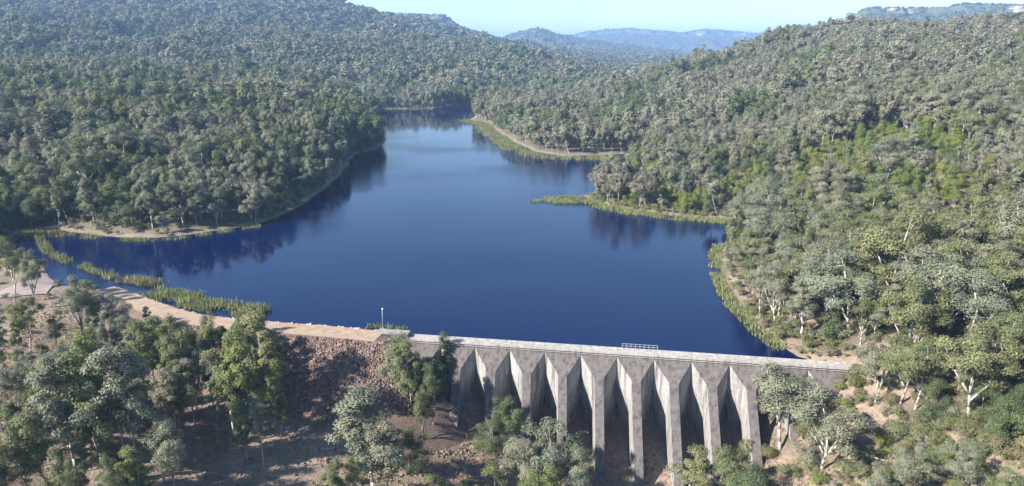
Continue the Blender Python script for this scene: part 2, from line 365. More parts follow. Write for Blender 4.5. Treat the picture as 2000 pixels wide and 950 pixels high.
def ground(P, full=False):
    P = np.asarray(P, float)
    h = rbf(P); d = sdf(P, LAKED); s = -sdf(P, DOWN)                       # s > 0 downstream
    dist = np.hypot(P[:, 0], P[:, 1])
    rid = 1 - np.abs(fbm(P[:, 0] / 210 + 3, P[:, 1] / 300 + 9, 3) - 0.5) * 4
    h = h + (rid - 0.62) * (24 + 12 * sstep(1000, 1700, dist)) * sstep(20, 110, h) * sstep(700, 1200, dist) + (fbm(P[:, 0] / 75 + 2, P[:, 1] / 90, 3) - .5) * 18 * sstep(10, 40, h) * sstep(260, 520, dist)
    h = h + (fbm(P[:, 0] / 11, P[:, 1] / 11, 4) - .5) * 1.6 + (fbm(P[:, 0] / 2.7 + 40, P[:, 1] / 2.7, 2) - .5) * 0.35
    bank = np.clip(0.16 * d, -3.0, 3.5)
    up = np.maximum(h, 0.9 + 0.02 * np.clip(d, 0, 40))
    w = sstep(1, 20, d)
    hu = bank * (1 - w) + up * w
    wd = sstep(-0.5, 3.5, s)
    z = hu * (1 - wd) + h * wd
    if full: return z, d, s
    return z
def ground1(x, y): return float(ground(np.array([[x, y]]))[0])

# ------------------------------------------------------------------ ground sheet
NT, NR = 470, 540
th = np.linspace(R(-62), R(62), NT); rr = 52.0 * (16000 / 52.0) ** (np.linspace(0, 1, NR))
TT, RR = np.meshgrid(th, rr); GX = (RR * np.sin(TT)).ravel(); GY = (RR * np.cos(TT)).ravel() - 45.0
GP = np.stack([GX, GY], 1); GZ, GD, GS = ground(GP, True)
idx = np.arange(NT * NR).reshape(NR, NT)
F = np.stack([idx[:-1, :-1], idx[:-1, 1:], idx[1:, 1:], idx[1:, :-1]], -1).reshape(-1, 4)
g_me = mesh_np('ground', np.stack([GX, GY, GZ], 1), F, (M_GROUND,), smooth=True)
link('ground', g_me, label='dry brown bushland ground rising from the lake into wooded hills', kind='structure')

# bilinear lookup on the same grid (fast ground height for scattering)
G2 = GZ.reshape(NR, NT); D2 = GD.reshape(NR, NT); S2 = GS.reshape(NR, NT)
def look(x, y, T=G2):
    yy = y + 45.0; r = np.hypot(x, yy); t = np.arctan2(x, yy)
    fi = np.clip(np.log(r / 52.0) / math.log(16000 / 52.0) * (NR - 1), 0, NR - 1.001); fj = np.clip((t - th[0]) / (th[-1] - th[0]) * (NT - 1), 0, NT - 1.001)
    i = fi.astype(int); j = fj.astype(int); a = fi - i; b = fj - j
    return (T[i, j] * (1 - a) + T[i + 1, j] * a) * (1 - b) + (T[i, j + 1] * (1 - a) + T[i + 1, j + 1] * a) * b
def look1(x, y): return float(look(np.array([x]), np.array([y]))[0])
def hit(px, py):
    """where the line of sight through a picture point meets the ground"""
    d = ray(px, py); t0 = 60.0
    ts = 60 * (60.0) ** np.linspace(0, 1, 900); P = d[None] * ts[:, None]
    z = look(P[:, 0], P[:, 1]); below = np.nonzero(P[:, 2] + CAM_H < z)[0]
    k = below[0] if len(below) else -1
    return float(P[k, 0]), float(P[k, 1]), float(z[k])

# ------------------------------------------------------------------ lake
def poly_mesh(name, P, z, m):
    me = bpy.data.meshes.new(name); me.from_pydata([(p[0], p[1], z) for p in P], [], [tuple(range(len(P)))]); me.materials.append(m); me.update()
    if me.polygons[0].normal.z < 0: me.flip_normals()
    return me
cen = LAKED.mean(0); LW = []
for i, p in enumerate(LAKED):
    a = LAKED[i - 1]; b = LAKED[(i + 1) % len(LAKED)]; t = b - a; t /= np.linalg.norm(t) + 1e-9
    nr = np.array([t[1], -t[0]])
    if sdf(np.array([p + nr * 0.8]), LAKED)[0] < 0: nr = -nr
    neardam = abs((p - A) @ DN) < 3 and -12 < (p - A) @ DU < 87
    LW.append(p + nr * (0.0 if neardam else 1.5))
link('lake_water', poly_mesh('lake_water', LW, 0.0, M_WATER), label='deep blue reservoir water held behind the concrete dam', kind='structure')

# ------------------------------------------------------------------ the dam
HB = 3.955; HW = 0.95
def front(z): return 2.0 + 0.75 * max(0.0, 0.3 - z)
def section(z):
    f = front(z); sj = 2.0 - 0.35 * max(0, -4.0 - z); su = min(0.15, sj - 2.2)
    if z > -3.51:
        hf = min(HB, max(HW, HB - (f - 2.0))); return [(HB, su), (HB, 2.0), (HB - 0.001, 2.001), (hf, f - 0.0005), (hf, f)]
    w1 = HW + 0.03 * max(0, f - 4.8)
    if z >= -9.0:
        t = max(0.0, (-4.0 - z) / 5.0); wx = HB + (w1 - HB) * t
        X = (wx, 2.0 + (HB - wx)); Wb = (w1, 2.0 + HB - w1)
        return [(HB, su), (HB, sj), X, Wb, (HW, f)]
    k = 1.70; w = (HW + 0.03 * (f - sj - k * HB)) / (1 - 0.03 * k); s = sj + k * (HB - w)
    return [(HB, su), (HB, sj), (w, s), (w, s + 0.001), (HW, f)]
def buttress_mesh(ends=(True, True)):
    zs = [1.0, 0.3, -1.0, -2.2, -3.51, -4.0, -5.5, -7.0, -9.0, -12, -16, -20, -27]
    V = []; F = []; MI = []
    def ring(z):
        h = section(z); return [(-u, s) for u, s in h] + [(u, s) for u, s in reversed(h)]
    n = 10
    for z in zs: V += [(u * 0.998, s, z) for u, s in ring(z)]
    for i in range(len(zs) - 1):
        for k in range(n):
            k2 = (k + 1) % n; a = i * n
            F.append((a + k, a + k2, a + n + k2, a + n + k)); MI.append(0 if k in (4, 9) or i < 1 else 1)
    V.append((0, 1, 1.0)); c = len(V) - 1
    for k in range(n): F.append((c, (k + 1) % n, k)); MI.append(1)
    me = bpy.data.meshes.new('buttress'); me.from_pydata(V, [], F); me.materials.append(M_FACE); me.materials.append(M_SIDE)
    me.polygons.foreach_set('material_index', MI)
    me.validate(); me.update()
    return me
U0 = 7.93; SP = 7.876
dam_root = bpy.data.objects.new('concrete_dam', None); COL.objects.link(dam_root)
p = dam(0, 0); dam_root.location = (p[0], p[1], 0); ang = math.atan2(DU[1], DU[0]); dam_root.rotation_euler = (0, 0, ang)
dam_root['label'] = 'long grey concrete buttress dam holding back the lake'; dam_root['category'] = 'dam'
# local frame: x = along the dam, y = upstream (so s -> -y)
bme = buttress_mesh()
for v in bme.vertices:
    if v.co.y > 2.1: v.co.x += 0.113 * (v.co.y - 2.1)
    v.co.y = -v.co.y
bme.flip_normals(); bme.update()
first = None
for k in range(12):
    o = bpy.data.objects.new('buttress', bme); COL.objects.link(o); o.parent = dam_root; o.location = (U0 - SP / 2 + k * SP, 0, 0)
# crest slabs, one over each bay, with small joints
mb = MB(); mb.box(-SP / 2 + .03, SP / 2 - .03, -2.25, 0.35, 1.004, 1.42)
mb.box(-SP / 2 + .03, SP / 2 - .03, -0.05, 0.352, 1.42, 1.62)
slab = mb.mesh('crest_slab', M_CREST)
for k in range(12):
    o = bpy.data.objects.new('crest_slab', slab); COL.objects.link(o); o.parent = dam_root; o.location = (U0 - SP / 2 + k * SP, 0, 0)
# thin drip moulding under the slab
mb = MB(); mb.box(-SP / 2 + .03, SP / 2 - .03, -2.12, -1.9, 0.55, 0.70); drip = mb.mesh('face_moulding', M_CREST)
for k in range(12):
    o = bpy.data.objects.new('face_moulding', drip); COL.objects.link(o); o.parent = dam_root; o.location = (U0 - SP / 2 + k * SP, 0, 0)
mb = MB(); mb.box(-7.2, 0.04, -1.7, 0.4, -9, 1.9); mb.box(-7.3, 0.1, -1.85, 0.5, 1.9, 2.35)
link('wing_wall', mb.mesh('wing_wall', M_SIDE), dam_root, label='pale raised wing wall at the embankment end')
mb = MB(); e1 = U0 + 11 * SP; mb.box(e1 + .02, e1 + 10, -1.9, 0.3, -6, 1.35)
link('abutment_wall', mb.mesh('abutment_wall', M_CREST), dam_root)
# hand railing on the crest
rail = bpy.data.objects.new('railing', None); COL.objects.link(rail); rail.parent = dam_root; rail.location = (48.3, 0.15, 1.62)
post = MB(); post.box(-.035, .035, -.035, .035, 0, 1.0); pm = post.mesh('post', M_METAL)
for k in range(9):
    o = bpy.data.objects.new('post', pm); COL.objects.link(o); o.parent = rail; o.location = (k * 0.95, 0, 0)
rm = MB(); rm.box(-.06, 7.66, -.03, .03, 0, .055); rmm = rm.mesh('rail', M_METAL)
for z in (1.002, 0.52):
    o = bpy.data.objects.new('rail', rmm); COL.objects.link(o); o.parent = rail; o.location = (0, 0, z)

# ------------------------------------------------------------------ embankment with road
L = EMBL; Nn = EMBN
prof = [(-10.5, -3.2), (-5.6, -0.1), (-3.2, 1.85), (-2.9, 2.0), (3.3, 2.0), (3.7, 1.8), (9.4, -2.4), (15, -6.6), (22, -12), (30, -18)]
Vv = []; rows = []
rng = np.random.RandomState(3)
for i in range(len(L)):
    rows.append([(L[i][0] + Nn[i][0] * o_, L[i][1] + Nn[i][1] * o_, z_ - (0.0 if i > 10 else 0.0)) for o_, z_ in prof])
# rounded nose where it meets the dam
c0 = L[-1]; n0 = Nn[-1]; a0 = math.atan2(n0[1], n0[0])
for t in np.linspace(10, 78, 7):
    a = a0 + R(t) ; d = np.array([math.cos(a), math.sin(a)]); k = 1 - 0.12 * t / 78
    rows.append([(c0[0] + (Nn[-1][0] if o_ < 0 else d[0]) * o_ * k, c0[1] + (Nn[-1][1] if o_ < 0 else d[1]) * o_ * k, z_) for o_, z_ in prof])
E_ = np.array(rows); nr_, nc_ = E_.shape[:2]
E_[:, 5:, :] += (rng.rand(nr_, nc_ - 5, 3) - .5) * 0.5
id_ = np.arange(nr_ * nc_).reshape(nr_, nc_)
Fe = np.stack([id_[:-1, :-1], id_[:-1, 1:], id_[1:, 1:], id_[1:, :-1]], -1).reshape(-1, 4)
eme = mesh_np('embankment', E_.reshape(-1, 3), Fe, (M_EARTH,), smooth=True)
link('embankment', eme, label='rock faced earth embankment running left from the concrete dam', kind='structure')
rd = np.array([[(L[i][0] + Nn[i][0] * o_, L[i][1] + Nn[i][1] * o_, 2.03 + (0.05 if abs(o_) < 2 else 0)) for o_ in (-3.0, -1.2, 1.2, 3.35)] for i in range(len(L))])
ext = []
for t in range(1, 4):   # road fans on towards the clearing at the left
    p = on_z(200 - 32 * t, 566 - 3 * t, 1.8); ext.append(p)
id_ = np.arange(len(L) * 4).reshape(len(L), 4); Fr = np.stack([id_[:-1, :-1], id_[:-1, 1:], id_[1:, 1:], id_[1:, :-1]], -1).reshape(-1, 4)
link('dirt_road', mesh_np('dirt_road', rd.reshape(-1, 3), Fr, (M_ROAD,), smooth=True), label='sandy track along the top of the embankment', kind='structure')
# boat ramp slab at the left
def draped(name, pts_px, m, label, lift=0.12, kind='structure', n=10):
    q = [np.array(hit(*p)[:2]) for p in pts_px]; V = []; 
    for i in range(n + 1):
        for j in range(n + 1):
            s, t = i / n, j / n; pt = (q[0] * (1 - s) + q[1] * s) * (1 - t) + (q[3] * (1 - s) + q[2] * s) * t
            V.append((pt[0], pt[1], look1(pt[0], pt[1]) + lift))
    ii = np.arange((n + 1) ** 2).reshape(n + 1, n + 1); Fq = np.stack([ii[:-1, :-1], ii[:-1, 1:], ii[1:, 1:], ii[1:, :-1]], -1).reshape(-1, 4)
    me = mesh_np(name, V, Fq, (m,), smooth=True)
    if me.polygons[0].normal.z < 0: me.flip_normals()
    return link(name, me, label=label, kind=kind)
draped('boat_ramp', [(82, 538), (117, 557), (90, 576), (-40, 590)], simple_noise_mat('pinkish_gravel', (0.26, 0.19, 0.165), (0.36, 0.28, 0.25), 0.6), 'pinkish gravel boat ramp running into the water at the left', 0.25)

# rocks: rough low-cost stones
def stone_cloud(P, S, seed):
    r = np.random.RandomState(seed)
    t = (1 + 5 ** .5) / 2
    iv = np.array([(-1, t, 0), (1, t, 0), (-1, -t, 0), (1, -t, 0), (0, -1, t), (0, 1, t), (0, -1, -t), (0, 1, -t), (t, 0, -1), (t, 0, 1), (-t, 0, -1), (-t, 0, 1)]); iv /= np.linalg.norm(iv[0])
    fi = np.array([(0, 11, 5), (0, 5, 1), (0, 1, 7), (0, 7, 10), (0, 10, 11), (1, 5, 9), (5, 11, 4), (11, 10, 2), (10, 7, 6), (7, 1, 8), (3, 9, 4), (3, 4, 2), (3, 2, 6), (3, 6, 8), (3, 8, 9), (4, 9, 5), (2, 4, 11), (6, 2, 10), (8, 6, 7), (9, 8, 1)])
    n = len(P); k = iv[None] * (0.65 + 0.7 * r.rand(n, 12, 1)) * (0.6 + 0.8 * r.rand(n, 1, 3))
    V = np.asarray(P)[:, None] + k * np.asarray(S)[:, None, None]
    Fx = fi[None] + (np.arange(n) * 12)[:, None, None]
    return V.reshape(-1, 3), Fx.reshape(-1, 3)
r = np.random.RandomState(5); P = []; S = []
for _ in range(15000):
    i = r.uniform(14, nr_ - 1.01); i0 = int(i); f = i - i0; j = r.uniform(5, 7.5); j0 = int(j); g = j - j0
    q = (E_[i0, j0] * (1 - f) + E_[i0 + 1, j0] * f) * (1 - g) + (E_[i0, j0 + 1] * (1 - f) + E_[i0 + 1, j0 + 1] * f) * g
    P.append(q + np.array([0, 0, r.rand() * .2])); S.append(r.uniform(0.11, 0.30) * (1.5 if r.rand() < .08 else 1))
Vr, Fr_ = stone_cloud(P, S, 8)
link('rubble', mesh_np('rubble', Vr, Fr_, (M_ROCK,)), label='reddish brown rockfill covering the downstream side of the embankment', kind='stuff')
P = []; S = []
for _ in range(1500):
    i = r.randint(0, len(L) - 1); f = r.rand(); o_ = -r.uniform(2.9, 5.8) ; q = L[i] * (1 - f) + L[i + 1] * f + Nn[i] * o_
    z = np.interp(-o_, [3.0, 5.6], [1.95, 0.0]); P.append((q[0], q[1], z)); S.append(r.uniform(.15, .38))
Vr, Fr_ = stone_cloud(P, S, 9)
link('rubble', mesh_np('rubble', Vr, Fr_, (M_ROCKP,)), label='pale stones lining the water edge of the embankment', kind='stuff')
P = []; S = []
for _ in range(2600):   # boulders and stones in the stream bed below the dam
    u = r.normal(30, 22); s = r.uniform(6, 55); q = dam(u, s)
    P.append((q[0], q[1], look1(q[0], q[1]) + .02)); S.append(r.uniform(.12, .4) * (1.8 if r.rand() < .06 else 1))
Vr, Fr_ = stone_cloud(P, S, 10)
link('gravel', mesh_np('gravel', Vr, Fr_, (M_ROCK,)), label='loose stones scattered over the ground below the dam', kind='stuff')

# ------------------------------------------------------------------ street lamp on the embankment
lx, ly = on_z(748, 641, 1.9); lamp = bpy.data.objects.new('street_lamp', None); COL.objects.link(lamp); lamp.location = (lx, ly, 1.85)
lamp['label'] = 'slim grey lamp post standing where embankment meets dam'; lamp['category'] = 'street lamp'
mb = MB(); mb.tube((0, 0, 0), (0, 0, 4.7), .085, .06, 8); link('pole', mb.mesh('pole', M_METAL, True), lamp)
mb = MB(); mb.box(-.2, .2, -.2, .2, 0, .12); link('base_plate', mb.mesh('base_plate', M_METAL), lamp)
mb = MB(); mb.tube((0, 0, 4.65), (0.15, -.35, 4.95), .05, .05, 6); link('arm', mb.mesh('arm', M_METAL, True), lamp)
mb = MB(); mb.tube((0.1, -.22, 4.85), (.22, -.62, 5.0), .16, .2, 8); mb.tube((.22, -.62, 5.0), (.26, -.74, 5.03), .2, .08, 8); link('lamp_head', mb.mesh('lamp_head', M_LAMP, True), lamp)

# ------------------------------------------------------------------ trees
def leaf_quads(C, Rr, n, leaf, r, flat=0.7, big=0.6):
    """n leaf sprays over clumps with centres C and radii Rr"""
    k = r.choice(len(C), n, p=Rr ** 2 / (Rr ** 2).sum())
    d = r.normal(size=(n, 3)); d /= np.linalg.norm(d, axis=1)[:, None]; d[:, 2] = np.where(d[:, 2] < -0.35, -d[:, 2], d[:, 2])
    rad = Rr[k] * (0.30 + 0.95 * r.rand(n) ** .7); p = C[k] + d * rad[:, None] * np.array([1, 1, flat])
    cc = C.mean(0) - np.array([0, 0, .12 * (C[:, 2].max() - C[:, 2].min() + .1)]); e = (p - cc) / (C.std(0) + .6); e /= np.linalg.norm(e, axis=1)[:, None]
    nn = d * (1 - big * .55) + e * big + r.normal(size=(n, 3)) * 0.42; nn /= np.linalg.norm(nn, axis=1)[:, None]
    a = np.cross(nn, r.normal(size=(n, 3))); a /= np.linalg.norm(a, axis=1)[:, None]; b = np.cross(nn, a)
    s = leaf * (0.6 + 0.8 * r.rand(n))[:, None]; a = a * s; b = b * s * 0.5
    V = np.stack([p - a, p - b * .9, p + a, p + b], 1).reshape(-1, 3)
    return V, np.arange(4 * n).reshape(-1, 4)
def tree_geo(seed, kind, nleaf, leaf, sides=5, H=14.0, fat=1.0):
    r = np.random.RandomState(seed); mb = MB(); C = []; RR_ = []
    rv = lambda s: Vector(r.normal(size=3) * s)
    def limb(p, d, length, r0, r1, parts=3, bend=.18):
        for i in range(parts):
            d = (d + rv(bend) + Vector((0, 0, .06))).normalized(); q = p + d * (length / parts)
            a = r0 + (r1 - r0) * i / parts; b = r0 + (r1 - r0) * (i + 1) / parts
            mb.tube(p, q, a, b, sides if a > .05 else 3); p = q
        return p, d
    if kind in ('gum', 'dead', 'scraggly', 'young'):
        th_ = {'gum': .26, 'dead': .10, 'scraggly': .34, 'young': .16}[kind] * H * r.uniform(.75, 1.25)
        tr = .0135 * H * (1.1 if kind != 'young' else .8)
        p0, d0 = limb(Vector((0, 0, -.4)), Vector((r.normal() * .1, r.normal() * .1, 1)), th_ + .4, tr, tr * .75, 3, .06)
        nl = {'gum': 5, 'dead': 7, 'scraggly': 4, 'young': 4}[kind]; spread = {'gum': .52, 'dead': .5, 'scraggly': .42, 'young': .45}[kind]
        for i in range(nl):
            t = 2 * math.pi * (i + r.rand() * .8) / nl
            d = Vector((math.cos(t) * spread, math.sin(t) * spread, 1.0)).normalized() if i else Vector((r.normal() * .12, r.normal() * .12, 1)).normalized()
            ln = (H - th_) * (r.uniform(.55, .85) if i else .88); start = p0 if i < 2 else p0 - d0 * r.uniform(0, .3) * th_
            p = start; segs = [p]
            for k in range(4):
                d = (d + rv(.13) + Vector((0, 0, .05))).normalized(); q = p + d * ln / 4; mb.tube(p, q, tr * .6 * (1 - k * .2), tr * .6 * (1 - (k + 1) * .2) + .02, sides); p = q; segs.append(p)
            C.append(tuple(p)); RR_.append(H * r.uniform(.055, .085))
            for j in range(6):
                f = r.uniform(.35, 1.0) * 4; k0 = min(int(f), 3); q = segs[k0].lerp(segs[k0 + 1], f - k0); a = r.rand() * 2 * math.pi
                dd = Vector((math.cos(a), math.sin(a), r.uniform(-.05, .9))).normalized(); l2 = (H - th_) * r.uniform(.12, .27) * (1.25 - f * .14)
                p2, d2 = limb(q, dd, l2, tr * .2, tr * .06, 2, .25)
                C.append(tuple(p2)); RR_.append(H * r.uniform(.045, .085))
                if kind != 'young':
                    p3, _ = limb(q.lerp(p2, .5), (dd + rv(.7)).normalized(), l2 * .6, tr * .1, tr * .04, 1, .2)
                    C.append(tuple(p3)); RR_.append(H * r.uniform(.04, .065))
    elif kind == 'slender':
        tr = .0115 * H; p = Vector((0, 0, -.4)); d = Vector((r.normal() * .05, r.normal() * .05, 1)).normalized(); segs = [p]
        for i in range(7):
            d = (d + rv(.05)).normalized(); q = p + d * H * .135; mb.tube(p, q, tr * (1 - i * .12), tr * (1 - (i + 1) * .12), sides); p = q; segs.append(p)
        C.append(tuple(p)); RR_.append(H * .075)
        for i in range(26):
            f = r.uniform(.34, 1.0) if i > 5 else r.uniform(.45, .8); k = f * 7; k0 = min(int(k), 6); s = segs[k0].lerp(segs[k0 + 1], k - k0)
            a = r.rand() * 2 * math.pi; ln = H * r.uniform(.06, .19) * (1.3 - f * .6)
            p2, _ = limb(s, Vector((math.cos(a), math.sin(a), r.uniform(.3, 1.3))).normalized(), ln, tr * .35, tr * .1, 2, .22)
            C.append(tuple(p2)); RR_.append(H * r.uniform(.035, .062))
            C.append(tuple(p2 + rv(H * .03) - Vector((0, 0, H * .045)))); RR_.append(H * r.uniform(.028, .05))
    elif kind == 'bushy':
        tr = .02 * H; p, _ = limb(Vector((0, 0, -.4)), Vector((0, 0, 1)), H * .75, tr, tr * .3, 3, .06)
        for i in range(24):
            f = r.uniform(.16, .95); a = r.rand() * 2 * math.pi; w = H * .27 * math.sin(math.pi * (f * .8 + .16)) * r.uniform(.5, 1.1)
            e = Vector((math.cos(a) * w, math.sin(a) * w, f * H * .93)); mb.tube(Vector((0, 0, f * H * .7)), e, tr * .22, tr * .06, 3)
            C.append(tuple(e)); RR_.append(H * r.uniform(.085, .14))
    elif kind == 'shrub':
        for i in range(9):
            a = r.rand() * 2 * math.pi; w = H * r.uniform(.05, .42); e = Vector((math.cos(a) * w, math.sin(a) * w, H * r.uniform(.35, .82) * (1 - w / H * .5)))
            mb.tube(Vector((0, 0, -.2)), e, .012 * H, .004 * H, 3); C.append(tuple(e)); RR_.append(H * r.uniform(.15, .26))
    C = np.array(C); RR_ = np.array(RR_)
    if kind == 'dead' or nleaf == 0: LV, LF = np.zeros((0, 3)), np.zeros((0, 4), int)
    else:
        LV, LF = leaf_quads(C, RR_ * fat, nleaf, leaf, r, .85, .6 if fat == 1 else .9)
    return mb, LV, LF
def tree_parts(seed, kind, nleaf, leaf, bark, lm, sides=5):
    mb, LV, LF = tree_geo(seed, kind, nleaf, leaf, sides)
    t = mb.mesh('trunk', bark, True); c = mesh_np('crown', LV, LF, (lm,)) if len(LF) else None
    return t, c
def tree_joined(name, seed, kind, nleaf, leaf, bark, lm, sides=3):
    mb, LV, LF = tree_geo(seed, kind, nleaf, leaf, sides, 14.0, 1.0 if kind == 'shrub' else 1.28)
    b = len(mb.V); me = bpy.data.meshes.new(name); me.from_pydata([tuple(v) for v in mb.V] + LV.tolist(), [], list(mb.F) + (LF + b).tolist())
    me.materials.append(bark); me.materials.append(lm); me.polygons.foreach_set('material_index', [0] * len(mb.F) + [1] * len(LF)); me.update(); return me

# near library: (trunk mesh, crown mesh) per kind and leaf colour
LIB = {}
def near(kind, lm, bark, seed, n, leaf):
    key = (kind, lm.name, bark.name, seed)
    if key not in LIB: LIB[key] = tree_parts(seed, kind, n, leaf, bark, lm)
    return LIB[key]
SPEC = {'gum': (14000, .125), 'scraggly': (7500, .12), 'slender': (12000, .12), 'bushy': (14000, .145), 'young': (9500, .125), 'dead': (0, 0), 'shrub': (3500, .34)}
def place_tree(x, y, h, kind, lm, bark, seed, rot, label, group=None, name='eucalyptus_tree', cat='tree', wide=1.0, sink=0.15):
    n, leaf = SPEC[kind]; t, c = near(kind, lm, bark, seed, n, leaf)
    o = bpy.data.objects.new(name, None); COL.objects.link(o); o.location = (x, y, look1(x, y) - sink); s = h / 14.0
    o.rotation_euler = (0, 0, rot); o.scale = (s * wide, s * wide, s); o['label'] = label; o['category'] = cat
    if group: o['group'] = group
    a = bpy.data.objects.new('trunk' if kind != 'shrub' else 'stems', t); COL.objects.link(a); a.parent = o
    if c: a = bpy.data.objects.new('crown' if kind != 'shrub' else 'foliage', c); COL.objects.link(a); a.parent = o
    return o
